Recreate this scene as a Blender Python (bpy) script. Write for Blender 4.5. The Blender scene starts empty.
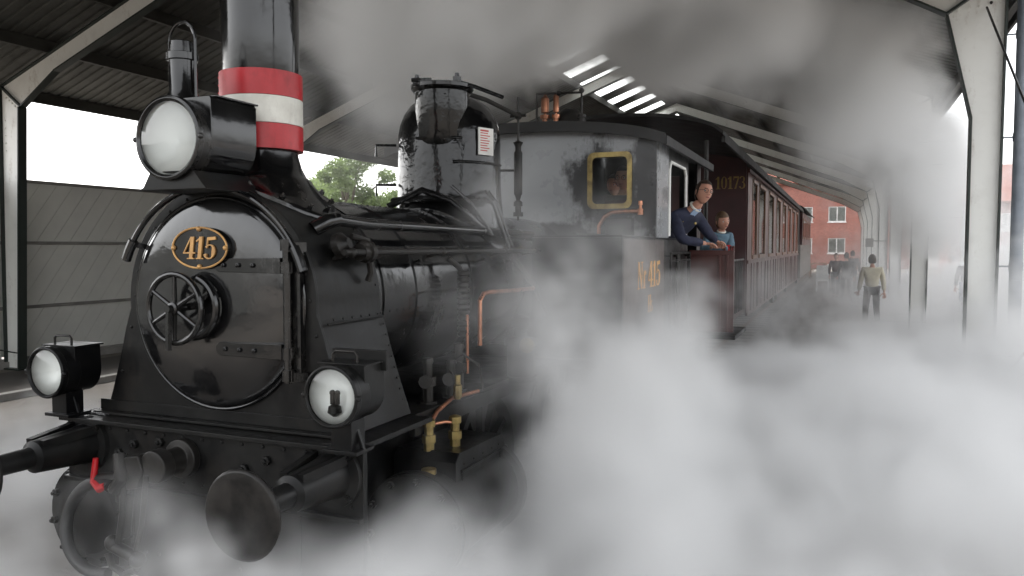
import bpy, math, random
from mathutils import Vector, Matrix
random.seed(7)
PI = math.pi
rad = math.radians
scene = bpy.context.scene
COL = scene.collection

# ------------------------------------------------------------------ materials
MATS = {}
def nt(name):
    m = bpy.data.materials.new(name); m.use_nodes = True
    t = m.node_tree; b = t.nodes['Principled BSDF']
    MATS[name] = m
    return m, t, b
def noise(t, scale, detail=4, rough=.55, coord='Object', stretch=None, dist=0):
    tc = t.nodes.new('ShaderNodeTexCoord'); n = t.nodes.new('ShaderNodeTexNoise')
    n.inputs['Scale'].default_value = scale; n.inputs['Detail'].default_value = detail
    n.inputs['Roughness'].default_value = rough; n.inputs['Distortion'].default_value = dist
    if stretch:
        mp = t.nodes.new('ShaderNodeMapping'); mp.inputs['Scale'].default_value = stretch
        t.links.new(tc.outputs[coord], mp.inputs[0]); t.links.new(mp.outputs[0], n.inputs[0])
    else: t.links.new(tc.outputs[coord], n.inputs[0])
    return n.outputs['Fac']
def ramp(t, src, stops):
    r = t.nodes.new('ShaderNodeValToRGB'); el = r.color_ramp.elements
    while len(el) < len(stops): el.new(.5)
    for e, (p, c) in zip(el, stops):
        e.position = p; e.color = (c, c, c, 1) if not hasattr(c, '__len__') else (*c, 1)
    t.links.new(src, r.inputs[0]); return r.outputs[0]
def bump(t, b, src, strength, dist):
    n = t.nodes.new('ShaderNodeBump'); n.inputs['Strength'].default_value = strength
    n.inputs['Distance'].default_value = dist
    t.links.new(src, n.inputs['Height']); t.links.new(n.outputs[0], b.inputs['Normal'])
def mat(name, c1, c2=None, rough=.5, rough2=None, metal=0, scale=3, bscale=None, bstr=.3, bdist=.004, lo=.35, hi=.7, stretch=None, coat=0, detail=5):
    m, t, b = nt(name)
    b.inputs['Metallic'].default_value = metal
    if coat: b.inputs['Coat Weight'].default_value = coat; b.inputs['Coat Roughness'].default_value = .08
    n = noise(t, scale, detail, .6, stretch=stretch)
    if c2 is None: c2 = tuple(x*.7 for x in c1)
    t.links.new(ramp(t, n, [(lo, c1), (hi, c2)]), b.inputs['Base Color'])
    if rough2 is None: rough2 = min(1, rough+.15)
    t.links.new(ramp(t, n, [(lo, rough), (hi, rough2)]), b.inputs['Roughness'])
    if bscale: bump(t, b, noise(t, bscale, 4), bstr, bdist)
    return m

black = mat('black_paint', (.003, .003, .0035), (.010, .010, .0095), .09, .26, scale=2.2, bscale=5, bstr=.25, bdist=.012)
blackdoor = mat('black_door_paint', (.003, .003, .0035), (.014, .014, .014), .06, .2, scale=3, bscale=3.5, bstr=.3, bdist=.012)
blackmatt = mat('sooty_black_paint', (.004, .004, .0045), (.013, .013, .012), .28, .5, scale=3, bscale=14, bstr=.25, bdist=.006)
iron = mat('dark_iron', (.010, .0095, .009), (.03, .027, .024), .32, .5, metal=.2, scale=9, bscale=30, bstr=.3, bdist=.003)
cabgrey = mat('dusty_cab_paint', (.30, .31, .32), (.03, .03, .032), .25, .4, scale=3.5, bscale=3, bstr=.2, bdist=.012, lo=.5, hi=.7, detail=9)
for m_ in (black, blackdoor):
    b_ = m_.node_tree.nodes['Principled BSDF']; b_.inputs['Specular IOR Level'].default_value = .62 if m_ is black else .85
def cabmat():
    m, t, b = nt('silvery_worn_cab_paint')
    tc = t.nodes.new('ShaderNodeTexCoord')
    def vm(op, a, c=None):
        n = t.nodes.new('ShaderNodeVectorMath'); n.operation = op; t.links.new(a, n.inputs[0])
        if c is not None: n.inputs[1].default_value = c
        return n.outputs['Value'] if op == 'LENGTH' else n.outputs[0]
    def mm(op, a, c):
        n = t.nodes.new('ShaderNodeMath'); n.operation = op
        for i, q in enumerate((a, c)):
            if hasattr(q, 'links'): t.links.new(q, n.inputs[i])
            else: n.inputs[i].default_value = q
        return n.outputs[0]
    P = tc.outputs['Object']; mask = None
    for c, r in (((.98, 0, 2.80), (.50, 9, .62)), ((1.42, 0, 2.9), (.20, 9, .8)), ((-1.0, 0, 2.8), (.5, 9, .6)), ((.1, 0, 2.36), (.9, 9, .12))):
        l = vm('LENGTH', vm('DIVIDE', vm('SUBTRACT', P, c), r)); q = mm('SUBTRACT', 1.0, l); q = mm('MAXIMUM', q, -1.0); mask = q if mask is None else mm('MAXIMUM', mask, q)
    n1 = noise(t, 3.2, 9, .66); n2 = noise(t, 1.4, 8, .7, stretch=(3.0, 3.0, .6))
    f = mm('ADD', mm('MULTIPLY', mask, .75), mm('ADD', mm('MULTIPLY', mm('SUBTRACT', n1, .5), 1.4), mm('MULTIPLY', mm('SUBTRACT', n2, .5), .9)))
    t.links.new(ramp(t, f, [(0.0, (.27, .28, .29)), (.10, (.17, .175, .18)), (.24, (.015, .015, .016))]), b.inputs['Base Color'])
    t.links.new(ramp(t, n1, [(.3, .2), (.7, .42)]), b.inputs['Roughness']); bump(t, b, noise(t, 2.5, 4), .25, .012)
    return m
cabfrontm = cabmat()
def grime(m, amt, lo=.52, hi=.68, col=(.045, .04, .034), sc=2.6):
    t = m.node_tree; b = t.nodes['Principled BSDF']
    a1 = noise(t, sc, 10, .68, stretch=(1.6, 1.6, .45)); a2 = noise(t, 17, 6, .7)
    ad = t.nodes.new('ShaderNodeMath'); ad.operation = 'ADD'; sc2 = t.nodes.new('ShaderNodeMath'); sc2.operation = 'MULTIPLY_ADD'
    t.links.new(a2, sc2.inputs[0]); sc2.inputs[1].default_value = .35; sc2.inputs[2].default_value = -.175
    t.links.new(a1, ad.inputs[0]); t.links.new(sc2.outputs[0], ad.inputs[1])
    mask = ramp(t, ad.outputs[0], [(lo, 0.0), (hi, amt)])
    for nm, val in (('Base Color', (*col, 1)), ('Roughness', (.62, .62, .62, 1))):
        src = b.inputs[nm].links[0].from_socket; mx = t.nodes.new('ShaderNodeMixRGB'); t.links.new(mask, mx.inputs[0]); t.links.new(src, mx.inputs[1]); mx.inputs[2].default_value = val
        t.links.new(mx.outputs[0], b.inputs[nm])
grime(black, .55, .54, .7, (.03, .027, .023)); grime(blackdoor, .25, .58, .72, (.03, .027, .023)); grime(blackmatt, .6, .52, .7, (.022, .019, .016))
for m_, v_ in ((blackmatt, .22), (iron, .3)): m_.node_tree.nodes['Principled BSDF'].inputs['Specular IOR Level'].default_value = v_
brass = mat('old_brass', (.34, .26, .10), (.15, .11, .05), .32, .5, metal=.9, scale=12)
gold = mat('gilt_numerals', (.62, .36, .13), (.40, .22, .09), .4, .5, metal=.35, scale=14)
goldline = mat('ochre_lettering', (.75, .38, .05), (.55, .27, .04), .5, .6, scale=14)
golddim = mat('worn_ochre_lettering', (.30, .19, .05), (.16, .10, .03), .5, .6, scale=9)
copper = mat('copper_pipe', (.50, .22, .13), (.22, .10, .06), .25, .5, metal=.9, scale=9)
red = mat('signal_red_paint', (.50, .012, .02), (.36, .01, .015), .3, .45, scale=6, bscale=20, bstr=.1)
white = mat('ivory_paint', (.78, .77, .70), (.62, .60, .54), .3, .45, scale=7, bscale=20, bstr=.1)
redhandle = mat('red_handle_paint', (.55, .01, .015), None, .35)
rubber = mat('black_rubber', (.012, .012, .012), (.03, .03, .03), .4, .6, scale=9)
tankbrown = mat('brown_black_side_paint', (.075, .05, .042), (.032, .026, .024), .28, .5, scale=2.5, bscale=5, bstr=.15, bdist=.008)
maroon = mat('maroon_coach_paint', (.085, .022, .018), (.05, .014, .012), .28, .45, scale=2.2, bscale=8, bstr=.12, bdist=.004)
grime(maroon, .5, .5, .7, (.05, .035, .03)); maroondark = mat('dark_maroon_paint', (.05, .011, .012), (.03, .008, .008), .35, .5, scale=3)
woodframe = mat('varnished_window_wood', (.20, .10, .05), (.12, .055, .03), .35, .5, scale=5, stretch=(6, 6, 1))
coachroof = mat('tarred_roof', (.010, .010, .010), (.022, .021, .020), .6, .8, scale=3)
steelwhite = mat('white_steel_paint', (.86, .86, .82), (.74, .73, .69), .45, .6, scale=1.8, lo=.5, hi=.8)
flange = mat('dark_green_flange', (.012, .022, .018), (.025, .03, .026), .45, .6, scale=5)
roofsheet = mat('grey_roof_sheet', (.085, .088, .08), (.05, .05, .045), .6, .75, scale=1.2)
purlinm = mat('weathered_purlin', (.05, .05, .045), (.03, .03, .025), .7, .8, scale=2, stretch=(1, .3, 1))
concrete = mat('concrete', (.30, .29, .27), (.20, .19, .18), .8, .9, scale=2, bscale=20)
zinc = mat('grey_downpipe', (.23, .26, .30), (.17, .19, .22), .4, .5, metal=.2, scale=4)
skin = mat('skin', (.52, .27, .19), (.45, .22, .15), .5, .6, scale=12)
lipm = mat('lips', (.36, .13, .11), None, .5)
eyem = mat('eyes', (.05, .04, .04), None, .25)
eyew = mat('eye_white', (.6, .57, .54), None, .3)
hairm = mat('brown_hair', (.045, .026, .016), (.02, .012, .008), .55, .7, scale=30, bscale=60, bstr=.6)
hairfair = mat('fair_brown_hair', (.12, .07, .035), (.06, .035, .02), .55, .7, scale=30, bscale=60, bstr=.6)
navy = mat('navy_work_cloth', (.022, .026, .055), (.012, .014, .03), .8, .9, scale=8, bscale=25, bstr=.5, bdist=.006)
shirtblue = mat('pale_blue_cotton', (.32, .42, .58), (.25, .34, .48), .8, .9, scale=8, bscale=20, bstr=.5, bdist=.006)
sweater = mat('blue_grey_knit', (.13, .21, .27), (.09, .15, .20), .85, .95, scale=12, bscale=60, bstr=.6, bdist=.004)
denim = mat('denim', (.10, .15, .30), (.07, .10, .2), .8, .9, scale=12)
cream = mat('cream_shirt', (.62, .58, .46), (.5, .46, .36), .85, .9, scale=8, bscale=20, bstr=.4)
darkcloth = mat('charcoal_cloth', (.04, .035, .035), (.025, .022, .022), .85, .9, scale=8)
redcloth = mat('red_cotton', (.5, .02, .03), None, .8)
rust = mat('rusty_rail', (.12, .06, .035), (.07, .04, .03), .6, .8, scale=12)
sleeper = mat('tarred_sleeper', (.05, .04, .03), (.09, .075, .06), .85, .95, scale=8)
foil = mat('wet_chequer_plate', (.12, .12, .12), (.3, .3, .3), .16, .3, metal=.8, scale=20, bscale=28, bstr=1, bdist=.02)
signwhite = mat('enamel_sign', (.75, .74, .70), None, .35)
signred = mat('red_sign_print', (.5, .05, .04), None, .5)
whitepaint = mat('white_window_paint', (.78, .78, .76), None, .5)
grime(red, .5, .5, .75, (.03, .015, .012), 3); grime(white, .45, .5, .75, (.12, .11, .09), 3); grime(steelwhite, .45, .56, .72, (.30, .22, .15), 2.2); darkroom = mat('dark_interior', (.03, .03, .035), None, .6)
plastic = mat('white_plastic', (.75, .75, .73), None, .4)
benchwood = mat('bench_wood', (.28, .17, .09), (.2, .12, .06), .7, .8, scale=5)
bark = mat('bark', (.09, .07, .05), None, .9)

def glassmat():
    m, t, b = nt('window_glass')
    b.inputs['Base Color'].default_value = (.9, .93, .92, 1); b.inputs['Roughness'].default_value = .02
    tr = t.nodes.new('ShaderNodeBsdfTransparent'); gl = t.nodes.new('ShaderNodeBsdfGlossy')
    gl.inputs['Roughness'].default_value = .03
    fr = t.nodes.new('ShaderNodeFresnel'); fr.inputs['IOR'].default_value = 1.5
    mx = t.nodes.new('ShaderNodeMixShader'); t.links.new(fr.outputs[0], mx.inputs[0])
    t.links.new(tr.outputs[0], mx.inputs[1]); t.links.new(gl.outputs[0], mx.inputs[2])
    tr.inputs[0].default_value = (.9, .92, .91, 1)
    t.links.new(mx.outputs[0], t.nodes['Material Output'].inputs['Surface'])
    return m
glass = glassmat()
def reflmat():
    m, t, b = nt('sky_white_reflector')
    b.inputs['Metallic'].default_value = 0; b.inputs['Base Color'].default_value = (.92, .92, .90, 1)  # plain white base colour stands in for bright sky mirrored in the lamps
    b.inputs['Roughness'].default_value = .25
    bump(t, b, noise(t, 9, 2), .15, .01)
    return m
skywhite = reflmat()
def roofglow():
    m, t, b = nt('translucent_roof_panel')
    tr = t.nodes.new('ShaderNodeBsdfTranslucent'); tr.inputs[0].default_value = (.86, .88, .86, 1)
    tp = t.nodes.new('ShaderNodeBsdfTransparent'); mx = t.nodes.new('ShaderNodeMixShader')
    mx.inputs[0].default_value = .45
    t.links.new(tr.outputs[0], mx.inputs[1]); t.links.new(tp.outputs[0], mx.inputs[2])
    t.links.new(mx.outputs[0], t.nodes['Material Output'].inputs['Surface'])
    return m
skylight = roofglow()
def brickmat():
    m, t, b = nt('red_brick')
    tc = t.nodes.new('ShaderNodeTexCoord'); mp = t.nodes.new('ShaderNodeMapping')
    mp.inputs['Rotation'].default_value = (rad(90), 0, 0)
    br = t.nodes.new('ShaderNodeTexBrick'); br.inputs['Scale'].default_value = 3.2
    br.inputs['Color1'].default_value = (.36, .125, .095, 1); br.inputs['Color2'].default_value = (.26, .09, .07, 1)
    br.inputs['Mortar'].default_value = (.34, .25, .21, 1); br.inputs['Mortar Size'].default_value = .02
    t.links.new(tc.outputs['Object'], mp.inputs[0]); t.links.new(mp.outputs[0], br.inputs[0])
    mx = t.nodes.new('ShaderNodeMixRGB'); mx.blend_type = 'MULTIPLY'; mx.inputs[0].default_value = .6
    t.links.new(br.outputs[0], mx.inputs[1]); t.links.new(ramp(t, noise(t, .7, 5), [(.3, .7), (.7, 1.1)]), mx.inputs[2])
    t.links.new(mx.outputs[0], b.inputs['Base Color']); b.inputs['Roughness'].default_value = .85
    return m
brick = brickmat()
def groundmat():
    m, t, b = nt('paved_yard')
    n = noise(t, .8, 8, .6)
    t.links.new(ramp(t, n, [(.3, (.12, .105, .09)), (.55, (.17, .15, .13)), (.75, (.10, .09, .08))]), b.inputs['Base Color'])
    b.inputs['Roughness'].default_value = .85
    bump(t, b, noise(t, 30, 4), .5, .01)
    return m
ground_m = groundmat()
asphalt = mat('asphalt', (.055, .05, .045), (.09, .08, .07), .7, .85, scale=1.3, bscale=40)
ballast = mat('ballast', (.13, .12, .11), (.24, .22, .20), .9, .95, scale=14, bscale=18, bstr=1, bdist=.05)
def panelmat():
    m, t, b = nt('grey_wall_panel')
    # boards laid on the slant: grooves are in the mesh, this is the tone
    n = noise(t, .9, 6)
    t.links.new(ramp(t, n, [(.3, (.76, .76, .71)), (.7, (.64, .64, .60))]), b.inputs['Base Color'])
    b.inputs['Roughness'].default_value = .65
    return m
panel_m = panelmat()
def leafmat(name, a, c):
    m, t, b = nt(name)
    t.links.new(ramp(t, noise(t, 1.1, 3), [(.3, a), (.7, c)]), b.inputs['Base Color'])
    b.inputs['Roughness'].default_value = .6
    tr = t.nodes.new('ShaderNodeBsdfTranslucent'); tr.inputs[0].default_value = (*[min(1, x*1.6) for x in c], 1)
    mx = t.nodes.new('ShaderNodeMixShader'); mx.inputs[0].default_value = .35
    t.links.new(b.outputs[0], mx.inputs[1]); t.links.new(tr.outputs[0], mx.inputs[2])
    t.links.new(mx.outputs[0], t.nodes['Material Output'].inputs['Surface'])
    return m
leaf = leafmat('leaves', (.08, .12, .04), (.15, .20, .075))

# ------------------------------------------------------------------ mesh helpers
def V(*a): return Vector(a)
def wloc(o):
    l = Vector((0, 0, 0))
    while o: l = l+o.location; o = o.parent
    return l
def props(o, label=None, cat=None, group=None, kind=None):
    if label: o['label'] = label
    if cat: o['category'] = cat
    if group: o['group'] = group
    if kind: o['kind'] = kind
    return o
def thing(name, loc, label, cat, group=None):
    o = bpy.data.objects.new(name, None); o.empty_display_size = .2
    COL.objects.link(o); o.location = loc
    return props(o, label, cat, group)
class MB:
    def __init__(s): s.v = []; s.f = []; s.mi = []; s.m = 0; s.k = 0
    def add(s, vs, fs):
        b = len(s.v); s.v += [Vector(p) for p in vs]
        for f in fs: s.f.append([b+i for i in f]); s.mi.append(s.m)
        return s
    def box(s, x0, x1, y0, y1, z0, z1):
        return s.add([(x0, y0, z0), (x1, y0, z0), (x1, y1, z0), (x0, y1, z0), (x0, y0, z1), (x1, y0, z1), (x1, y1, z1), (x0, y1, z1)],
            [(0, 3, 2, 1), (4, 5, 6, 7), (0, 1, 5, 4), (1, 2, 6, 5), (2, 3, 7, 6), (3, 0, 4, 7)])
    def obox(s, c, ax, ay, az):   # oriented box: centre and three half vectors
        c, ax, ay, az = map(Vector, (c, ax, ay, az)); vs = []
        for k in (-1, 1):
            for j, i in ((-1, -1), (-1, 1), (1, 1), (1, -1)): vs.append(c+ax*i+ay*j+az*k)
        return s.add(vs, [(0, 3, 2, 1), (4, 5, 6, 7), (0, 1, 5, 4), (1, 2, 6, 5), (2, 3, 7, 6), (3, 0, 4, 7)])
    def bar(s, p, q, w, h, up=(0, 0, 1)):
        p, q = Vector(p), Vector(q); d = (q-p); L = d.length; d.normalize()
        r = d.cross(Vector(up));
        if r.length < 1e-4: r = d.cross(Vector((0, 1, 0)))
        r.normalize(); u = r.cross(d)
        return s.obox((p+q)/2, d*L/2, r*w/2, u*h/2)
    def tube(s, pts, r, n=10, cap=True):
        pts = [Vector(p) for p in pts]; rs = r if hasattr(r, '__len__') else [r]*len(pts)
        vs = []; prev = None
        for i, p in enumerate(pts):
            d = (pts[min(i+1, len(pts)-1)]-pts[max(i-1, 0)]).normalized()
            if prev is None:
                a = d.cross(Vector((0, 0, 1)))
                if a.length < .01: a = d.cross(Vector((0, 1, 0)))
            else: a = prev-d*prev.dot(d)
            a.normalize(); prev = a; b = d.cross(a)
            for k in range(n):
                t = 2*PI*k/n; vs.append(p+(a*math.cos(t)+b*math.sin(t))*rs[i])
        fs = []
        for i in range(len(pts)-1):
            for k in range(n):
                k2 = (k+1) % n; fs.append((i*n+k, i*n+k2, (i+1)*n+k2, (i+1)*n+k))
        if cap: fs.append(tuple(range(n))[::-1]); fs.append(tuple((len(pts)-1)*n+k for k in range(n)))
        return s.add(vs, fs)
    def cyl(s, p, q, r0, r1=None, n=24): return s.tube([p, q], [r0, r0 if r1 is None else r1], n)
    def lathe(s, o, axis, prof, n=32, closed=True):  # prof: (distance along axis, radius)
        o = Vector(o); d = Vector(axis).normalized(); a = d.cross(Vector((0, 0, 1)))
        if a.length < .01: a = d.cross(Vector((0, 1, 0)))
        a.normalize(); b = d.cross(a); vs = []
        for t, r in prof:
            for k in range(n):
                w = 2*PI*k/n; vs.append(o+d*t+(a*math.cos(w)+b*math.sin(w))*max(r, .0004))
        fs = []
        for i in range(len(prof)-1):
            for k in range(n):
                k2 = (k+1) % n; fs.append((i*n+k, i*n+k2, (i+1)*n+k2, (i+1)*n+k))
        if closed: fs.append(tuple(range(n))[::-1]); fs.append(tuple((len(prof)-1)*n+k for k in range(n)))
        return s.add(vs, fs)
    def ring(s, c, axis, R, r, n=36, m=8, a0=0, a1=2*PI, ref=None):
        c = Vector(c); d = Vector(axis).normalized(); a = Vector(ref) if ref else d.cross(Vector((0, 0, 1)))
        if a.length < .01: a = d.cross(Vector((0, 1, 0)))
        a.normalize(); b = d.cross(a)
        full = abs(a1-a0-2*PI) < 1e-4
        pts = [c+(a*math.cos(a0+(a1-a0)*i/n)+b*math.sin(a0+(a1-a0)*i/n))*R for i in range(n+1)]
        return s.tube(pts, r, m, cap=not full)
    def prism(s, poly, o, u, v, w):  # 2D polygon in plane o,u,v extruded by w
        o, u, v, w = map(Vector, (o, u, v, w)); n = len(poly)
        a = [o+u*x+v*y for x, y in poly]; b = [p+w for p in a]
        fs = [tuple(range(n))[::-1], tuple(n+i for i in range(n))]
        for i in range(n): fs.append((i, (i+1) % n, n+(i+1) % n, n+i))
        return s.add(a+b, fs)
    def rivet(s, p, nrm, r=.009):
        nrm = Vector(nrm).normalized()
        return s.lathe(Vector(p)-nrm*.002, nrm, [(0, r), (r*.55, r*.8), (r*.85, r*.3)], 6)
    def hexnut(s, p, nrm, r=.02, h=.02):
        return s.lathe(p, nrm, [(0, r), (h, r), (h, r*.55), (h*1.6, r*.5)], 6)
    def ball(s, c, r, n=12, sc=(1, 1, 1)):
        vs = []; fs = []; m = n//2+1
        for i in range(m+1):
            ph = PI*i/m
            for k in range(n):
                t = 2*PI*k/n
                vs.append((c[0]+r*sc[0]*math.sin(ph)*math.cos(t), c[1]+r*sc[1]*math.sin(ph)*math.sin(t), c[2]+r*sc[2]*math.cos(ph)))
        for i in range(m):
            for k in range(n): fs.append((i*n+k, (i+1)*n+k, (i+1)*n+(k+1) % n, i*n+(k+1) % n))
        return s.add(vs, fs)
    def xform(s, M, start=0):
        for i in range(start, len(s.v)): s.v[i] = M @ s.v[i]
        return s
    def build(s, name, mats, parent=None, bevel=0, smooth=35, label=None, cat=None, group=None, kind=None, loc=None, fixn=True):
        if not isinstance(mats, (list, tuple)): mats = [mats]
        if parent: off = wloc(parent)
        elif loc is not None: off = Vector(loc)
        elif kind == 'structure': off = Vector((0, 0, 0))
        else:
            xs = [p.x for p in s.v]; ys = [p.y for p in s.v]; zs = [p.z for p in s.v]
            off = Vector(((min(xs)+max(xs))/2, (min(ys)+max(ys))/2, min(zs)))
        me = bpy.data.meshes.new(name)
        me.from_pydata([p-off for p in s.v], [], s.f)
        for m in mats: me.materials.append(m)
        me.polygons.foreach_set('material_index', s.mi)
        me.update()
        if fixn:
            import bmesh
            bm = bmesh.new(); bm.from_mesh(me); bmesh.ops.recalc_face_normals(bm, faces=bm.faces); bm.to_mesh(me); bm.free()
        me.polygons.foreach_set('use_smooth', [True]*len(me.polygons))
        me.set_sharp_from_angle(angle=rad(smooth))
        o = bpy.data.objects.new(name, me); COL.objects.link(o)
        if parent: o.parent = parent
        else: o.location = off
        if bevel:
            b = o.modifiers.new('bevel', 'BEVEL'); b.width = bevel; b.segments = 2; b.limit_method = 'ANGLE'; b.angle_limit = rad(40)
            b.harden_normals = True
        return props(o, label, cat, group, kind)
def copy_tree(o, parent=None):
    c = o.copy(); COL.objects.link(c)
    if parent: c.parent = parent
    for ch in [x for x in bpy.data.objects if x.parent == o]: copy_tree(ch, c)
    return c
def arc(cx, cy, rx, ry, a0, a1, n=16):
    return [(cx+rx*math.cos(rad(a0+(a1-a0)*i/n)), cy+ry*math.sin(rad(a0+(a1-a0)*i/n))) for i in range(n+1)]

# ---- hand drawn serif characters (height 1)
def stroke_arc(cx, cy, rx, ry, a0, a1, thick, thin, n=20):
    out = []; inn = []
    for i in range(n+1):
        a = rad(a0+(a1-a0)*i/n); w = thin+(thick-thin)*abs(math.cos(a))**1.5
        out.append((cx+rx*math.cos(a), cy+ry*math.sin(a)))
        inn.append((cx+(rx-w)*math.cos(a), cy+(ry-thin)*math.sin(a)))
    return out+inn[::-1]
def R_(x0, x1, y0, y1): return [(x0, y0), (x1, y0), (x1, y1), (x0, y1)]
GL = {
 '4': (.72, [R_(.36, .56, 0, 1), [(.0, .30), (.08, .30), (.40, .93), (.36, 1.0)], R_(0, .70, .24, .31), R_(.26, .66, 0, .05)]),
 '1': (.52, [R_(.16, .36, 0, 1), [(.0, .82), (.0, .76), (.18, .84), (.18, .98), (.14, .92)], R_(.04, .48, 0, .05)]),
 '5': (.66, [[(.10, .82), (.58, .86), (.56, 1.0), (.10, .97)], R_(.09, .15, .48, .95), stroke_arc(.28, .33, .34, .33, -160, 140, .20, .06), arc(.08, .17, .08, .08, 0, 330, 10)]),
 '0': (.68, [stroke_arc(.32, .5, .30, .5, 0, 360, .18, .05, 28)]),
 '7': (.62, [R_(.04, .58, .86, 1.0), [(.14, 0), (.32, 0), (.58, .88), (.48, .88)], R_(.04, .09, .70, .9)]),
 '3': (.62, [stroke_arc(.26, .27, .32, .27, -160, 90, .18, .06), stroke_arc(.26, .75, .28, .25, -80, 160, .16, .06)]),
 'N': (.78, [R_(.10, .16, 0, 1), [(.06, 1), (.24, 1), (.66, 0), (.52, 0)], R_(.58, .64, 0, 1), R_(.0, .26, 0, .045), R_(.48, .74, .955, 1)]),
 'r': (.46, [R_(.08, .22, 0, .66), arc(.36, .58, .09, .09, 0, 330, 10), stroke_arc(.30, .46, .16, .2, 60, 170, .06, .05, 8), R_(.0, .32, 0, .045)]),
 'H': (.74, [R_(.08, .24, 0, 1), R_(.48, .64, 0, 1), R_(.2, .5, .47, .53), R_(.0, .32, 0, .045), R_(.4, .72, 0, .045), R_(.0, .32, .955, 1), R_(.4, .72, .955, 1)]),
 's': (.42, [stroke_arc(.18, .48, .15, .17, 30, 270, .08, .05, 12), stroke_arc(.18, .18, .16, .18, -150, 90, .09, .05, 12)]),
 ' ': (.3, []),
}
def text(mb, s, o, u, v, h, depth, squeeze=1, slant=0):
    u, v = Vector(u).normalized(), Vector(v).normalized(); w = u.cross(v)
    tot = sum(GL[c][0] for c in s)*h*squeeze; x = -tot/2; k = 0
    for c in s:
        adv, polys = GL[c]
        for p in polys:
            k += 1
            mb.prism([(x+(a+slant*b)*h*squeeze, (b-.5)*h) for a, b in p], o, u, v, w*(depth+.0006*(k % 7)))
        x += adv*h*squeeze

# ------------------------------------------------------------------ ground and track
g = MB()
prof = [(-400, -.45), (-40, -.45), (-8.2, -.45), (-5.5, -.1), (-3.2, -.04), (-1.9, -.04), (1.9, -.04), (2.35, 0), (60, 0), (400, 0)]
ys = [-300, -40, 0, 40, 84, 300, 900]
vs = [(x, y, z) for y in ys for x, z in prof]; n = len(prof)
g.add(vs, [(j*n+i, j*n+i+1, (j+1)*n+i+1, (j+1)*n+i) for j in range(len(ys)-1) for i in range(n-1)])
g.build('ground', ground_m, kind='structure', fixn=False)
b = MB(); b.add([(-1.7, -60, -.036), (1.7, -60, -.036), (1.7, 82, -.036), (-1.7, 82, -.036)], [(0, 1, 2, 3)])
b.build('track_bed', ballast, kind='structure', fixn=False)
b = MB()
for s in (-1, 1):
    b.box(s*.7525-.035, s*.7525+.035, -50, 82, -.03, 0); b.box(s*.7525-.06, s*.7525+.06, -50, 82, -.034, -.02)
b.build('rails', rust, kind='structure')
b = MB()
for i in range(-8, 110): b.box(-1.25, 1.25, i*.7-.12, i*.7+.12, -.0355, -.031)
b.build('sleepers', sleeper, kind='structure')
b = MB(); b.add([(-13, -60, -.446), (-10.2, -60, -.446), (-10.2, 82, -.446), (-13, 82, -.446)], [(0, 1, 2, 3)])
b.build('side_path', asphalt, kind='structure', fixn=False)
b = MB(); b.box(-10.2, -10.0, -60, 82, -.47, -.33); b.build('kerb', concrete, kind='structure', bevel=.015)

# ------------------------------------------------------------------ shed
FR = [.1+9*k for k in range(9)]
XR = -4.2; ZL, ZR, ZT = 5.68, 5.72, 9.36
XL0, XR0 = -13.9, 5.55
def roofz(x): return ZL+(x-XL0)*(ZT-ZL)/(XR-XL0) if x < XR else ZT+(x-XR)*(ZR-ZT)/(XR0-XR)
shed = thing('shed_roof', (XR, 30, 8), 'long pitched grey sheet roof with pale see-through strips over the track', 'shed roof')
Y0, Y1 = -4.0, 74
sk_y = [23.4+2.0*i for i in range(23)]
sheet = MB()
def slope_sheet(mb, xa, xb, ya, yb, th=.03):
    za, zb = roofz(xa), roofz(xb)
    if xa >= XR: za = ZT+(xa-XR)*(ZR-ZT)/(XR0-XR)
    mb.add([(xa, ya, za), (xb, ya, zb), (xb, yb, zb), (xa, yb, za), (xa, ya, za+th), (xb, ya, zb+th), (xb, yb, zb+th), (xa, yb, za+th)],
        [(0, 3, 2, 1), (4, 5, 6, 7), (0, 1, 5, 4), (1, 2, 6, 5), (2, 3, 7, 6), (3, 0, 4, 7)])
def corrug(mb, xa, xb, ya, yb, pitch=.25, amp=.03):
    # trapezoid sheet, ribs run up the slope
    n = max(1, int(round((yb-ya)/pitch))); za, zb = roofz(xa), roofz(xb); vs = []; fs = []
    ysz = []
    for i in range(n):
        y = ya+(yb-ya)*i/n; p = (yb-ya)/n
        ysz += [(y, 0), (y+p*.6, 0), (y+p*.68, amp), (y+p*.92, amp)]
    ysz.append((yb, 0))
    for y, h in ysz: vs += [(xa, y, za+h), (xb, y, zb+h), (xa, y, za+h+.012), (xb, y, zb+h+.012)]
    for i in range(len(ysz)-1):
        a = i*4; fs += [(a, a+1, a+5, a+4), (a+2, a+6, a+7, a+3)]
    mb.add(vs, fs)
corrug(sheet, XL0, -6.33, Y0, Y1); corrug(sheet, -4.8, XR, Y0, Y1); corrug(sheet, XR, XR0, Y0, Y1)
prev = Y0
for y in sk_y:
    corrug(sheet, -6.33, -4.8, prev, y); prev = y+.9
corrug(sheet, -6.33, -4.8, prev, Y1)
sheet.build('roof_sheet', roofsheet, shed, smooth=20, fixn=False)
for y in sk_y:
    m_ = MB(); slope_sheet(m_, -6.33, -4.8, y+.01, y+.89, .012); m_.build('skylight', skylight, shed)
# purlins
for x in [XL0+.12+i*1.86 for i in range(5)]+[XR-.25, XR+.25]+[XR+.25+1.85*i for i in range(1, 5)]+[XR0-.12]:
    z = roofz(x); p = MB(); p.box(x-.05, x+.05, Y0, Y1, z-.24, z-.004); p.build('purlin', purlinm, shed, bevel=.004)
p = MB(); p.box(XL0-.05, XL0-.01, Y0, Y1, ZL-.14, ZL+.08); p.box(XR0+.01, XR0+.05, Y0, Y1, ZR-.2, ZR+.08); p.build('fascia', purlinm, shed)

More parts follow.
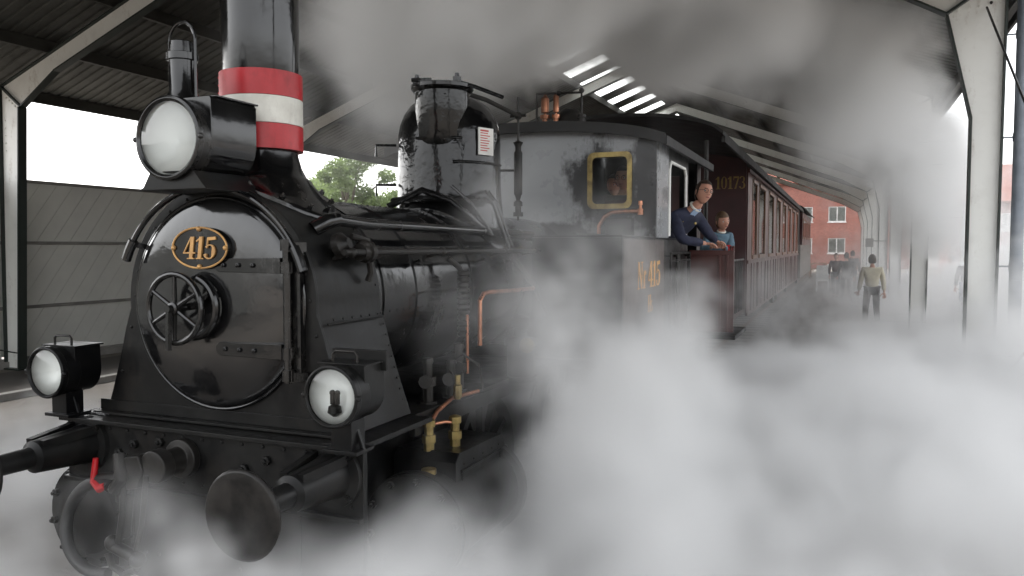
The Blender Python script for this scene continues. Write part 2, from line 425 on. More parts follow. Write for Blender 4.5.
def frame_web(y):
    """one portal frame: web plates in XZ with flanges along the edges"""
    w = MB()
    rt = lambda x: roofz(x)-.26
    left = [(-13.5, -.45), (-13.06, -.45), (-12.81, 5.15), (-13.4, rt(-13.4))]
    right = [(5.09, 0), (5.12, rt(5.12)), (4.46, 5.17), (4.76, 3.85), (4.76, 0)]
    rl = [(-13.38, rt(-13.38)), (-12.79, 5.16), (-11.75, 5.82), (XR, ZT-.66), (XR, ZT-.26)]
    rr = [(XR, ZT-.26), (XR, ZT-.66), (3.2, 5.90), (4.45, 5.19), (5.1, rt(5.1))]
    return left, right, rl, rr
def plate_poly(mb, poly, y, th=.014): mb.prism(poly, (0, y-th/2, 0), (1, 0, 0), (0, 0, 1), (0, th, 0))
def edge(mb, p, q, y, w=.17, t=.022): mb.bar((p[0], y, p[1]), (q[0], y, q[1]), w, t, up=(0, 0, 1) if abs(p[0]-q[0]) > .05*abs(p[1]-q[1]) else (1, 0, 0))
def edge2(mb, p, q, y, w=.17, t=.024):
    P, Q = Vector((p[0], y, p[1])), Vector((q[0], y, q[1])); d = (Q-P).normalized(); nrm = d.cross(Vector((0, 1, 0)))
    mb.obox((P+Q)/2, d*(Q-P).length/2, Vector((0, w/2, 0)), nrm*t/2)
for i, y in enumerate(FR):
    l, r, rl, rr = frame_web(y)
    ordn = ['one level with the engine front', 'nearest in view', 'second in view', 'third in view', 'fourth in view', 'fifth in view', 'sixth in view', 'seventh in view', 'farthest'][i]
    # columns are part of their frame
    fr = thing('portal_frame', (0, y, 0), f'white steel portal frame with dark edges, {ordn}' , 'steel frame', 'portal frames of the shed')
    for nm, poly in (('left', l), ('right', r)):
        w = MB(); plate_poly(w, poly, y)
        for q in range(5):   # bolted head of the column
            if nm == 'left': w.hexnut((-13.28+q*.09, y-.007, 5.38-q*.065), (0, -1, 0), .02, .015); w.hexnut((-13.33, y-.007, 4.9-q*.16), (0, -1, 0), .018, .014)
            else: w.hexnut((5.06-q*.12, y-.007, 5.30-q*.02), (0, -1, 0), .02, .015); w.hexnut((5.08, y-.007, 4.9-q*.16), (0, -1, 0), .018, .014)
        col = w.build('column', steelwhite, fr)
        e = MB()
        if nm == 'left':
            edge2(e, poly[0], (-13.44, 5.45), y); edge2(e, poly[1], poly[2], y, .2, .03)
            e.box(-13.6, -12.98, y-.14, y+.14, -.45, -.42)
        else:
            edge2(e, poly[0], poly[1], y); edge2(e, poly[4], poly[3], y); edge2(e, poly[3], poly[2], y); e.box(4.68, 5.16, y-.12, y+.12, .0, .02)
        e.build('column_flange', flange, col)
    w = MB(); plate_poly(w, rl, y); plate_poly(w, rr, y); ra = w.build('rafter', steelwhite, fr)
    e = MB(); edge2(e, rl[0], rl[1], y, .17, .03); edge2(e, rl[1], rl[2], y, .15, .03); edge2(e, rl[2], rl[3], y, .17, .03); edge2(e, rl[0], rl[4], y)
    edge2(e, rr[4], rr[3], y, .17, .03); edge2(e, rr[3], rr[2], y); edge2(e, rr[2], rr[1], y); edge2(e, rr[4], rr[0], y)
    e.build('rafter_flange', flange, ra)
    for sx in (4.95,):
        k = MB(); k.hexnut((sx, y-.012, 5.28), (0, -1, 0), .02, .02); k.build('bolt', iron, fr)
# bracing rods
br = MB(); br.tube([(4.93, 9.05, 5.25), (6.0, 7.6, 3.3), (6.6, 6.8, 2.2)], .014, 8)
br = MB(); br.tube([(4.9, 9.05, 5.22), (4.95, 1.2, .1)], .014, 8)
br.build('bracing_rod', iron, label='thin dark bracing rod slanting down from the head of the nearest right-hand white column', cat='rod', group='bracing rods')
br = MB(); br.tube([(4.98, 9.16, .15), (5.3, 4.8, 2.3), (5.5, 2.0, 3.7)], .014, 8)
br.build('bracing_rod', iron, label='thin dark rod rising out of the steam from the foot of the nearest right-hand column', cat='rod', group='bracing rods')
br = MB(); br.tube([(-13.1, 9.1, -.1), (-13.3, 7.0, .5), (-13.35, 3, 1.6)], .014, 8)
br.build('bracing_rod', iron, label='thin dark rod rising left from the foot of the left-hand column', cat='rod', group='bracing rods')
dp = thing('downpipe', (5.32, 8.9, 0), 'grey metal downpipe outside the nearest right-hand white column', 'downpipe')
k = MB(); k.cyl((5.34, 9.25, .05), (5.34, 9.25, 5.6), .075, n=20); k.build('pipe', zinc, dp)
for z in (1.9, 3.55, 4.85):
    k = MB(); k.cyl((5.34, 9.25, z), (5.34, 9.25, z+.1), .083, n=20); k.bar((5.13, 9.25, z+.05), (5.3, 9.25, z+.05), .02, .02); k.build('bracket', zinc, dp)

# slanted board wall on the left
wt = thing('board_wall', (-13.6, 30, -.45), 'low grey wall of slanting boards in three tiers along the left side of the shed', 'wall')
tiers = [(-.28, .86), (.86, 2.29), (2.29, 3.66)]
for (z0, z1) in tiers:
    for ya, yb in ((-20, 9.0), (9.2, 18), (18.2, 27), (27.2, 36), (36.2, 45), (45.2, 54), (54.2, 63), (63.2, 73)):
        w = MB(); h = z1-z0-.06; stp = .42; sl = .75*h
        y = ya-sl
        while y < yb:
            # board is a parallelogram clipped to the panel ends
            q = []
            for (yy, zz) in ((y, z0+.03), (y+stp-.008, z0+.03), (y+stp-.008+sl, z1-.03), (y+sl, z1-.03)):
                q.append((yy, zz))
            def clip(poly, lim, sign):
                out = []
                for i in range(len(poly)):
                    a, b2 = poly[i], poly[(i+1) % len(poly)]
                    ia, ib = sign*(a[0]-lim) >= 0, sign*(b2[0]-lim) >= 0
                    if ia: out.append(a)
                    if ia != ib:
                        t = (lim-a[0])/(b2[0]-a[0]); out.append((lim, a[1]+t*(b2[1]-a[1])))
                return out
            q = clip(q, ya, 1)
            if len(q) > 2: q = clip(q, yb, -1)
            if len(q) > 2: w.prism(q, (-13.56, 0, 0), (0, 1, 0), (0, 0, 1), (-.03, 0, 0))
            y += stp
        w.build('board_panel', panel_m, wt)
w = MB()
for z in (-.28, .86, 2.29, 3.66): w.box(-13.64, -13.5, -20, 73, z-.035, z+.035)
w.build('rail', concrete, wt, bevel=.006)
w = MB(); w.box(-13.66, -13.595, -20, 73, -.2, 3.6); w.build('backing', panel_m, wt)
w = MB(); w.box(-13.75, -13.45, -20, 73, -.47, -.3); w.build('plinth', concrete, wt, bevel=.01)

# ------------------------------------------------------------------ locomotive
L = thing('steam_locomotive', (0, 4.5, 0), 'glossy black steam engine number 415 with a red and white band round its chimney', 'locomotive')
# beam
k = MB(); k.box(-1.05, 1.05, .70, .74, .80, 1.19)
k.box(-1.05, 1.05, .64, .70, 1.165, 1.19); k.box(-1.05, 1.05, .66, .70, .80, .825)
for x in [-.98+i*.14 for i in range(15)]: k.rivet((x, .70, 1.13), (0, -1, 0), .013); k.rivet((x, .70, .87), (0, -1, 0), .013)
for x, z in ((-.62, 1.0), (-.5, 1.06), (.45, 1.06), (.6, 1.0), (-.3, 1.09), (.3, 1.0)): k.hexnut((x, .70, z), (0, -1, 0), .028, .025)
k.build('buffer_beam', blackmatt, L, bevel=.004)
k = MB(); k.box(-1.02, 1.02, .745, 1.5, 1.155, 1.185); k.box(-.90, .90, 1.5, 4.1, 1.155, 1.185)
k.box(-.90, -.86, 1.5, 4.1, 1.05, 1.155); k.box(.86, .90, 1.5, 4.1, 1.05, 1.155)
k.build('running_board', blackmatt, L, bevel=.004)
k = MB(); k.box(-1.0, -.86, .76, 1.4, 1.188, 1.2); k.box(-.86, -.80, .755, .84, 1.188, 1.2); k.build('tread_plate', foil, L)
k = MB(); k.box(-.62, -.585, .75, 8.3, .45, 1.15); k.box(.585, .62, .75, 8.3, .45, 1.15); k.box(-.58, .58, 1.6, 1.64, .4, 1.15); k.box(-.58, .58, 5.2, 5.24, .4, 1.15)
k.build('frame', blackmatt, L)
# front lower plate carrying the cylinder cover
k = MB(); k.prism([(-1.05, .80), (-1.0, .30), (-.55, .24), (.45, .24), (1.0, .35), (1.02, .80)], (0, .76, 0), (1, 0, 0), (0, 0, 1), (0, .03, 0))
for x in (-.5, -.4, .2, .45): k.rivet((x, .76, .4), (0, -1, 0), .015); k.rivet((x, .76, .65), (0, -1, 0), .015)
k.build('lower_front_plate', blackmatt, L, bevel=.003)
for s in (-1, 1):
    cx = s*.98; cy = Y_ = .80 if s < 0 else 1.35
    k = MB(); k.lathe((cx, cy+.0, .55), (0, 1, 0), [(0, .33), (.05, .33), (.06, .29), (.9, .29), (.91, .33), (.97, .33), (.98, .2)], 36)
    cy_o = k.build('cylinder', blackmatt, L)
    k = MB(); k.lathe((cx, cy, .55), (0, -1, 0), [(0, .32), (.03, .32), (.035, .24), (.05, .22), (.06, .1)], 36)
    for i in range(10):
        a = 2*PI*i/10+.2; k.hexnut((cx+.285*math.cos(a), cy-.03, .55+.285*math.sin(a)), (0, -1, 0), .024, .028)
    k.build('cylinder_cover', blackmatt, cy_o)
    # steam chest
    k = MB()
    x0, x1 = (.72, 1.15) if s > 0 else (-1.15, -.72)
    k.prism([(1.55, .25), (2.30, .25), (2.30, .89), (2.25, .93), (1.60, .95), (1.55, .90)], (x0, 0, 0), (0, 1, 0), (0, 0, 1), (x1-x0, 0, 0))
    xs = 1.15*s
    k.box(min(xs, xs+s*.012), max(xs, xs+s*.012), 1.62, 2.22, .32, .34); k.box(min(xs, xs+s*.012), max(xs, xs+s*.012), 1.62, 2.22, .82, .84)
    k.box(min(xs, xs+s*.012), max(xs, xs+s*.012), 1.62, 1.64, .34, .82); k.box(min(xs, xs+s*.012), max(xs, xs+s*.012), 2.2, 2.22, .34, .82)
    for y in (1.66, 1.8, 1.94, 2.08, 2.19): k.rivet((xs, y, .87), (s, 0, 0), .01)
    k.build('steam_chest', blackmatt, L, bevel=.012)
for x, y in ((.93, 1.62), (1.03, 1.78)):
    k = MB(); k.lathe((x, y, .94), (0, 0, 1), [(0, .035), (.05, .035), (.05, .045), (.10, .045), (.10, .03), (.15, .03), (.15, .042), (.19, .042), (.2, .02)], 8)
    k.build('brass_lubricator', brass, L, bevel=.003)
k = MB(); k.tube([(.93, 1.62, 1.1), (.92, 1.75, 1.16), (.9, 2.0, 1.2), (.95, 2.3, 1.2)], .014); k.tube([(1.03, 1.78, 1.09), (1.0, 1.7, 1.11), (.93, 1.62, 1.1)], .011); k.build('copper_oil_pipe', copper, L)
k = MB(); k.lathe((1.02, 1.45, .62), (0, 0, 1), [(0, .02), (.03, .05), (.14, .055), (.17, .03), (.22, .03), (.23, .045), (.26, .045)], 12); k.build('oil_cup', brass, L)
# buffers
for s in (-1, 1):
    x = s*.875
    k = MB(); k.lathe((x, .70, 1.03), (0, -1, 0), [(0, .17), (.03, .17), (.035, .12), (.10, .11), (.30, .095), (.36, .09), (.38, .06), (.62, .055)], 28)
    for i in range(4):
        a = PI/4+i*PI/2; k.hexnut((x+.15*math.cos(a), .67, 1.03+.15*math.sin(a)), (0, -1, 0), .022, .02)
    k.bar((x-.1, .69, 1.13), (x-.05, .36, 1.1), .04, .05); k.bar((x+.1, .69, 1.13), (x+.05, .36, 1.1), .04, .05)
    bo = k.build('buffer', blackmatt, L)
    k = MB(); k.lathe((x, .08, 1.03), (0, -1, 0), [(0, .06), (.03, .12), (.05, .20), (.065, .205), (.075, .198), (.078, .19), (.07, .12), (.068, .01)], 36)
    k.build('buffer_head', iron, bo)
# coupling
k = MB()
k.lathe((-.12, .70, 1.02), (0, -1, 0), [(0, .11), (.05, .11), (.06, .07), (.16, .07), (.16, .09), (.24, .09), (.25, .05)], 20)
k.prism([(-.10, .05), (.06, .08), (.09, .0), (.05, -.10), (-.06, -.12), (-.12, -.04)], (-.26, .44, 1.0), (1, 0, 0), (0, 0, 1), (0, .09, 0))
k.tube([(-.34, .45, 1.08), (-.30, .42, .95), (-.36, .42, .88)], .035)
k.build('coupling_hook', iron, L, bevel=.008)
k = MB(); k.tube([(-.30, .44, .95), (-.33, .45, .75), (-.38, .46, .56)], .018); k.tube([(-.14, .44, .98), (-.2, .46, .7), (-.28, .47, .48)], .015)
k.tube([(-.44, .46, .56), (-.22, .46, .50)], .035, 12); k.tube([(-.47, .47, .50), (-.44, .47, .43), (-.35, .47, .40), (-.26, .47, .44)], .02)
k.ball((-.42, .46, .57), .045); k.ball((-.24, .46, .5), .045); k.build('coupling_link', iron, L)
# brake hose
k = MB(); pts = []
for i in range(25):
    a = rad(75+i*(205/24)); pts.append((-.62+.30*math.cos(a)*.95, .56+.03*math.sin(i/4), .59+.26*math.sin(a)))
k.tube(pts, .035, 12); hose = k.build('brake_hose', rubber, L)
k = MB(); k.tube([(-.66, .58, .86), (-.58, .60, .87), (-.50, .66, .86), (-.50, .72, .86)], .042, 12); k.tube([(-.50, .66, .86), (-.50, .62, .6), (-.50, .6, .28)], .03, 12)
for z in (.75, .5, .34): k.lathe((-.50, .61, z), (0, 0, 1), [(0, .045), (.04, .045)], 8)
k.build('brake_pipe', iron, L)
k = MB(); k.tube([(-.665, .57, .99), (-.67, .56, .90), (-.665, .55, .86), (-.60, .54, .83), (-.56, .54, .85)], [.016, .018, .02, .028, .02], 10); k.build('red_brake_handle', redhandle, L)

# smokebox
ZC = 1.88
def sb_profile(extra=0, n=28, Rr=.655):
    pts = []
    zs = [1.19, 1.32, 1.45, 1.6, 1.72]
    for z in zs: pts.append((-(Rr+extra+(ZC-z)*.31*(1-.25*(z-1.19)/.69)), z))
    for i in range(n+1):
        a = PI+rad(4)-(PI+rad(8))*i/n; pts.append(((Rr+extra)*math.cos(a), ZC+(Rr+extra)*math.sin(a)))
    for z in zs[::-1]: pts.append(((Rr+extra+(ZC-z)*.31*(1-.25*(z-1.19)/.69)), z))
    return pts
k = MB(); k.prism(sb_profile(), (0, .87, 0), (1, 0, 0), (0, 0, 1), (0, .64, 0))
for s in (-1, 1):   # riveted side panel lines
    for i in range(6): k.rivet((s*(.70), .96+i*.09, 1.80-.0*i), (s, 0, .25), .010)
    for i in range(9): k.rivet((s*(.665+.31*(1.86-z)*.93 if (z := 1.80-i*.065) else 0), 1.47, z), (s, 0, .3), .010)
    k.bar((s*.703, .90, 1.78), (s*.703, 1.47, 1.78), .012, .012)
for i in range(16):
    a = rad(8+i*11); k.rivet((.655*math.cos(a), 1.47, ZC+.655*math.sin(a)), (math.cos(a), 0, math.sin(a)), .011)
sb = k.build('smokebox', blackmatt, L, bevel=.005)
k = MB(); k.prism(sb_profile(.018), (0, .845, 0), (1, 0, 0), (0, 0, 1), (0, .022, 0))
pp = sb_profile(-.025)
for i, (x, z) in enumerate(pp):
    if i % 2 == 0 and z > 1.24: k.rivet((x, .845, z), (0, -1, 0), .012)
for x in [-.8+i*.145 for i in range(12)]: k.rivet((x, .845, 1.235), (0, -1, 0), .011)
k.box(-.93, .93, .78, .845, 1.19, 1.205); k.box(-.93, .93, .835, .846, 1.205, 1.27)
k.build('front_plate', blackmatt, L, bevel=.003)
# door
k = MB(); k.lathe((0, .843, ZC), (0, -1, 0), [(0, .592), (.02, .592), (.032, .583), (.04, .56), (.052, .48), (.063, .36), (.070, .22), (.074, .1), (.075, .0)], 64)
door = k.build('smokebox_door', blackdoor, L, smooth=50)
k = MB(); k.ring((0, .835, ZC), (0, 1, 0), .6, .012, 64, 8); k.build('door_rim', black, door)
for z, xa in ((2.10, .09), (1.635, .09)):
    k = MB(); yy = .775
    k.prism([(xa, -.038), (.50, -.042), (.50, .042), (xa, .038)]+arc(xa, 0, .038, .038, 90, 270, 8)[1:-1], (0, yy-.012, z), (1, 0, 0), (0, 0, 1), (0, .05, 0))
    for x in (xa+.03, xa+.13, xa+.23): k.hexnut((x, yy-.012, z), (0, -1, 0), .014, .012)
    k.build('hinge_strap', black, door, bevel=.003)
k = MB(); k.cyl((.535, .775, 1.47), (.535, .775, 2.24), .022, n=14)
for z in (1.48, 1.60, 2.06, 2.18): k.cyl((.535, .775, z), (.535, .775, z+.06), .034, n=14)
for z in (1.50, 2.20): k.bar((.535, .78, z), (.61, .845, z), .05, .05)
k.box(.55, .60, .80, .845, 1.52, 2.18); k.build('hinge_post', black, L)
# number plate
k = MB(); k.prism(arc(0, 0, .20, .118, 0, 360, 48)[:-1], (-.035, .748, 2.195), (1, 0, 0), (0, 0, 1), (0, .03, 0))
npl = k.build('number_plate', black, door, bevel=.002)
k = MB(); cx, cz = -.035, 2.195
pts = [(cx+.194*math.cos(a), .745, cz+.113*math.sin(a)) for a in [2*PI*i/48 for i in range(49)]]
k.tube(pts, .0062, 6)
for a in (0, PI/2, PI, 3*PI/2): k.ball((cx+.186*math.cos(a), .744, cz+.105*math.sin(a)), .015, 10)
start = len(k.v)
text(k, '415', (cx, .7475, cz), (1, 0, 0), (0, 0, 1), .125, .009, .98, .14)
for i in range(start, len(k.v)): pass
k.build('plate_lettering', gold, npl if False else door, label='gilt numerals 415 and oval rim of the number plate', bevel=.001)
# hand wheels
def hwheel(c, R, r, nsp, mb):
    mb.ring(c, (0, 1, 0), R, r, 40, 10)
    mb.lathe((c[0], c[1]+.03, c[2]), (0, -1, 0), [(0, .035), (.05, .035), (.055, .022), (.085, .02)], 16)
    for i in range(nsp):
        a = 2*PI*i/nsp+.5; mb.tube([(c[0], c[1], c[2]), (c[0]+R*math.cos(a), c[1], c[2]+R*math.sin(a))], [.016, .011], 8)
k = MB(); hwheel((-.135, .655, 1.86), .19, .017, 6, k); k.cyl((-.135, .67, 1.86), (-.1, .79, 1.87), .022, n=14)
k.bar((-.14, .62, 1.86), (-.155, .625, 1.63), .022, .03); k.build('hand_wheel', black, door)
k = MB(); k.ring((-.075, .728, 1.865), (0, 1, 0), .165, .024, 36, 10, a0=-1.3, a1=1.6, ref=(1, 0, 0)); k.bar((-.075, .728, 1.865), (.06, .728, 1.95), .03, .03); k.build('locking_wheel', black, door)
k = MB(); k.ring((0, .775, ZC-.02), (0, -1, 0), .675, .017, 40, 10, a0=rad(22), a1=rad(152), ref=(1, 0, 0))
for a in (28, 148):
    ca_, sa_ = math.cos(rad(a)), math.sin(rad(a)); k.bar((.675*ca_, .775, ZC-.02+.675*sa_), (.64*ca_, .85, ZC-.02+.64*sa_), .03, .03)
for a0_, a1_ in ((18, 30), (146, 157)):
    k.tube([(.675*math.cos(rad(a)), .775, ZC-.02+.675*math.sin(rad(a))) for a in (a0_, (a0_+a1_)/2, a1_)], .028, 10)
k.build('front_hand_rail', black, L)

# lamps
def lamp(c, R, depth, big):
    x, y, z = c; kids = []
    k = MB()
    k.lathe((x, y, z), (0, 1, 0), [(.0, R*.93), (-.012, R*1.0), (-.005, R*1.08), (.03, R*1.08), (.035, R*1.02), (depth*.45, R*1.02), (depth*.46, R*.9)], 40, closed=False)
    if big:
        pr_ = [(-R*.98, .05), (-R*.98, R*1.0), (-R*.93, R*1.08), (R*.98, R*1.08), (R*1.03, R*1.0), (R*1.03, 0)]+arc(0, 0, R*1.03, R*1.03, 0, -180, 14)[1:]
        k.prism(pr_, (x, y+.09, z), (1, 0, 0), (0, 0, 1), (0, depth-.09, 0))
        k.box(x+R*.6, x+R*1.07, y+.12, y+depth+.01, z+R*1.07, z+R*1.12)
    else:
        pr_ = [(-R*.9, 0), (-R*.9, R*1.0), (R*.9, R*1.0), (R*.95, 0)]+arc(0, 0, R*.95, R*1.0, 0, -180, 14)[1:]
        k.prism(pr_, (x, y+.09, z), (1, 0, 0), (0, 0, 1), (0, depth-.09, 0))
        k.box(x-R*.95, x+R*1.0, y+depth*.3, y+depth+.015, z+R*1.0, z+R*1.07)
    for s in (-1, 1): k.ball((x+s*R*1.09, y, z), .016, 8)
    body = k.build('headlamp' if big else 'side_lamp', black if big else blackmatt, L, bevel=.004)
    k = MB(); k.lathe((x, y+.0, z), (0, 1, 0), [(.012, R*.95), (.03, R*.85), (.05, R*.65), (.065, R*.4), (.075, R*.15), (.078, .001)], 40, closed=False)
    k.build('reflector', skywhite, body, fixn=False, smooth=60)
    k = MB(); k.lathe((x, y+.001, z), (0, -1, 0), [(0, R*.955), (.012, R*.8), (.022, R*.5), (.028, R*.2), (.029, .001)], 40, closed=False)
    k.build('lens', glass, body, fixn=False, smooth=60)
    return body
HL = lamp((0, .50, 2.77), .205, .44, True)
k = MB(); k.lathe((-.045, .66, 2.96), (0, 0, 1), [(0, .10), (.05, .085), (.08, .072), (.24, .072), (.245, .082), (.28, .082), (.285, .07), (.34, .066), (.35, .04)], 24)
k.build('lamp_vent', black, HL)
k = MB(); k.tube([(-.135, .66, 3.0)]+[(-.045+.09*math.cos(a), .66, 3.31+.10*math.sin(a)) for a in [PI*(1-i/14) for i in range(15)]]+[(.045, .66, 2.98)], .009, 8); k.build('lamp_handle', black, HL)
k = MB(); k.prism([(-.24, 2.50), (-.2, 2.52), (-.15, 2.60), (.15, 2.60), (.2, 2.54), (.24, 2.50)], (0, .52, 0), (1, 0, 0), (0, 0, 1), (0, .42, 0)); k.build('lamp_bracket', blackmatt, HL, bevel=.006)
for c, s in (((-1.03, .55, 1.465), -1), ((1.03, .46, 1.485), 1)):
    o = lamp(c, .142, .27, False); x, y, z = c
    k = MB(); k.box(x-.06, x+.06, y+.08, y+.2, 1.19, z-.13); k.bar((x-.1, y+.14, 1.2), (x+.1, y+.14, 1.2), .16, .02); k.bar((x-.09, y+.14, 1.2), (x-.04, y+.14, 1.33), .02, .02); k.bar((x+.09, y+.14, 1.2), (x+.04, y+.14, 1.33), .02, .02); k.build('lamp_bracket', blackmatt, o, bevel=.004)
    k = MB(); hx = .07; k.tube([(x-hx, y+.12, z+.13), (x-hx, y+.12, z+.19), (x-hx+.015, y+.12, z+.205), (x+hx-.015, y+.12, z+.205), (x+hx, y+.12, z+.19), (x+hx, y+.12, z+.13)], .007, 8); k.build('lamp_handle', iron, o)
    if s > 0:
        k = MB(); k.box(x-.16, x+.16, y+.24, y+.26, z+.10, z+.2); k.build('lamp_back_plate', blackmatt, o, bevel=.003)
        k = MB(); k.cyl((x-.012, y+.03, z-.04), (x-.012, y+.03, z+.01), .012, n=10); k.cyl((x+.016, y+.03, z-.04), (x+.016, y+.03, z+.01), .012, n=10)
        k.ball((x-.012, y+.03, z+.015), .015, 8); k.ball((x+.016, y+.03, z+.015), .015, 8); k.lathe((x, y+.03, z-.10), (0, 0, 1), [(0, .01), (.02, .035), (.05, .03), (.06, .012)], 12); k.build('burner', iron, o)

# chimney
CX, CY = 0, 1.24
k = MB()
prof = [(2.62, .262), (2.68, .232), (2.75, .213), (2.80, .208), (3.2, .214), (3.24, .222), (3.5, .228), (3.9, .232), (4.15, .236), (4.2, .26), (4.26, .262), (4.3, .24)]
nn = 48; vs = []; fs = []
def bz(x): return ZC+math.sqrt(max(.655**2-x*x, 0))
rings = []
for rr_, hh in ((.455, .0), (.455, .022), (.43, .03), (.38, .045), (.33, .085)):
    rings.append([(CX+rr_*math.cos(t)*.98, CY+rr_*math.sin(t)*.85, bz(rr_*math.cos(t)*.98)+hh) for t in [2*PI*i/nn for i in range(nn)]])
for z, r in [(2.60, .29)]+prof: rings.append([(CX+r*math.cos(t), CY+r*math.sin(t), z) for t in [2*PI*i/nn for i in range(nn)]])
for R2 in rings: vs += R2
for i in range(len(rings)-1):
    for j in range(nn): fs.append((i*nn+j, i*nn+(j+1) % nn, (i+1)*nn+(j+1) % nn, (i+1)*nn+j))
k.add(vs, fs)
for i in range(14):
    t = 2*PI*i/14+.2; x = .425*math.cos(t); k.hexnut((x, CY+.425*.85*math.sin(t), bz(x)+.03), (x*1.3, 0, 1), .018, .02)
chim = k.build('chimney', black, L, smooth=50)
for z0, z1, m_, lb in ((2.777, 2.925, red, 'lower red stripe'), (2.925, 3.085, white, 'white middle stripe'), (3.085, 3.235, red, 'upper red stripe')):
    k = MB(); k.lathe((CX, CY, z0), (0, 0, 1), [(.0015, .236), (.0015, .243), (z1-z0-.0015, .243), (z1-z0-.0015, .236)], 56)
    for t in (rad(205), rad(222)):
        for q in (.03, .075, .12): k.rivet((CX+.243*math.cos(t), CY+.243*math.sin(t), z0+q), (math.cos(t), math.sin(t), 0), .008)
    if m_ is white: k.hexnut((CX+.243*math.cos(rad(-62)), CY+.243*math.sin(rad(-62)), z0+.075), (math.cos(rad(-62)), math.sin(rad(-62)), 0), .022, .01)
    k.build('chimney_stripe', m_, chim, label=lb)

# boiler
k = MB(); k.lathe((0, 1.51, ZC), (0, 1, 0), [(0, .625), (3.95, .625)], 72)
for i in range(30):
    for a in (84, 104): t = rad(a); k.rivet((.625*math.cos(t), 1.62+i*.085, ZC+.625*math.sin(t)), (math.cos(t), 0, math.sin(t)), .009)
for i in range(9): k.rivet((.625*math.cos(rad(-8)), 1.6+i*.085, ZC+.625*math.sin(rad(-8))), (1, 0, 0), .008)
boil = k.build('boiler', black, L, smooth=40)
for y in (1.60, 2.02, 2.9, 3.95):
    k = MB(); k.lathe((0, y, ZC), (0, 1, 0), [(0, .626), (0, .634), (.05, .634), (.05, .626)], 72); k.build('boiler_band', black, boil)
k = MB(); k.tube([(.56, 1.15, 2.36), (.57, 1.5, 2.34), (.57, 4.3, 2.32)], .036, 12); k.tube([(.50, 1.06, 2.30), (.55, 1.12, 2.345), (.56, 1.2, 2.36)], .045, 12); k.build('ejector_pipe', black, L)
k = MB(); k.tube([(.73, 1.02, 2.17), (.73, 5.3, 2.165)], .018, 10)
for y in (1.1, 2.2, 3.3, 4.0): k.tube([(.60, y, 2.13), (.73, y, 2.168)], .012, 8); k.ball((.73, y, 2.168), .03, 10)
k.tube([(-.73, 1.02, 2.17), (-.73, 5.3, 2.165)], .018, 10); k.build('side_hand_rail', iron, L)
k = MB(); k.lathe((.62, 1.12, 2.2), (1, .1, .3), [(0, .075), (.04, .075), (.06, .05), (.08, .03)], 20); k.lathe((.70, 1.22, 2.17), (0, 1, 0), [(0, .05), (.06, .05), (.06, .065), (.1, .065), (.1, .04), (.2, .04)], 12)
k.tube([(.66, 1.2, 2.26), (.7, 1.3, 2.24), (.7, 1.34, 2.05), (.68, 1.34, 2.0)], .02, 8); k.ball((.69, 1.28, 2.2), .05); k.build('blower_valve', iron, L)

# steam dome with sand filler
domem = mat('bumpy_black_dome_paint', (.003, .003, .0035), (.010, .010, .0095), .07, .2, scale=3, bscale=4.5, bstr=.5, bdist=.03)
grime(domem, .35, .56, .74, (.03, .027, .023)); domem.node_tree.nodes['Principled BSDF'].inputs['Specular IOR Level'].default_value = .42
DX, DY = 0, 3.75
k = MB(); nn = 48; rings = []
def bz2(x): return ZC+math.sqrt(max(.625**2-x*x, 0))
for rr_, hh in ((.585, .0), (.585, .02), (.54, .035), (.49, .08)):
    rings.append([(DX+rr_*math.cos(t), DY+rr_*math.sin(t), bz2(rr_*math.cos(t))+hh) for t in [2*PI*i/nn for i in range(nn)]])
for z, r in ((2.66, .465), (2.75, .46), (3.18, .455), (3.27, .44), (3.36, .405), (3.44, .35), (3.50, .27), (3.53, .18), (3.54, .02)):
    rings.append([(DX+r*math.cos(t), DY+r*math.sin(t), z) for t in [2*PI*i/nn for i in range(nn)]])
vs = []; fs = []
for R2 in rings: vs += R2
for i in range(len(rings)-1):
    for j in range(nn): fs.append((i*nn+j, i*nn+(j+1) % nn, (i+1)*nn+(j+1) % nn, (i+1)*nn+j))
k.add(vs, fs); dome = k.build('steam_dome', domem, L, smooth=50)
k = MB(); k.lathe((.06, 3.50, 3.02), (0, 0, 1), [(0, .16), (.05, .21), (.11, .235), (.50, .235), (.505, .25), (.53, .27), (.56, .27), (.57, .24)], 36)
k.hexnut((-.1, 3.34, 3.58), (0, 0, 1), .04, .05); k.hexnut((.25, 3.4, 3.58), (0, 0, 1), .04, .05); k.tube([(.22, 3.4, 3.60), (.36, 3.5, 3.56), (.52, 3.75, 3.5)], .018, 8); k.bar((-.1, 3.25, 3.60), (.06, 3.3, 3.60), .03, .03)
k.build('sand_filler', domem, dome)
k = MB()
k.ring((DX, DY, 2.92), (0, 0, 1), .468, .012, 40, 8, a0=rad(-60), a1=rad(10), ref=(1, 0, 0)); k.ring((DX, DY, 3.12), (0, 0, 1), .468, .012, 40, 8, a0=rad(-100), a1=rad(-50), ref=(1, 0, 0))
k.ring((DX, DY, 2.60), (0, 0, 1), .53, .03, 40, 8, a0=rad(-130), a1=rad(-20), ref=(1, 0, 0))
for z in (2.75, 3.1): k.tube([(-.40, 3.5, z), (-.56, 3.42, z), (-.56, 3.42, z-.1)], .012, 8)
k.build('dome_fittings', black, dome)
a = rad(-22); c = Vector((DX+.47*math.cos(a), DY+.47*math.sin(a), 3.10)); ud = Vector((-math.sin(a), math.cos(a), 0)); nd = Vector((math.cos(a), math.sin(a), 0))
k = MB(); k.obox(c, ud*.085, nd*.006, (0, 0, .115)); sg = k.build('notice_sign', signwhite, dome, label='small white notice with red print')
k = MB()
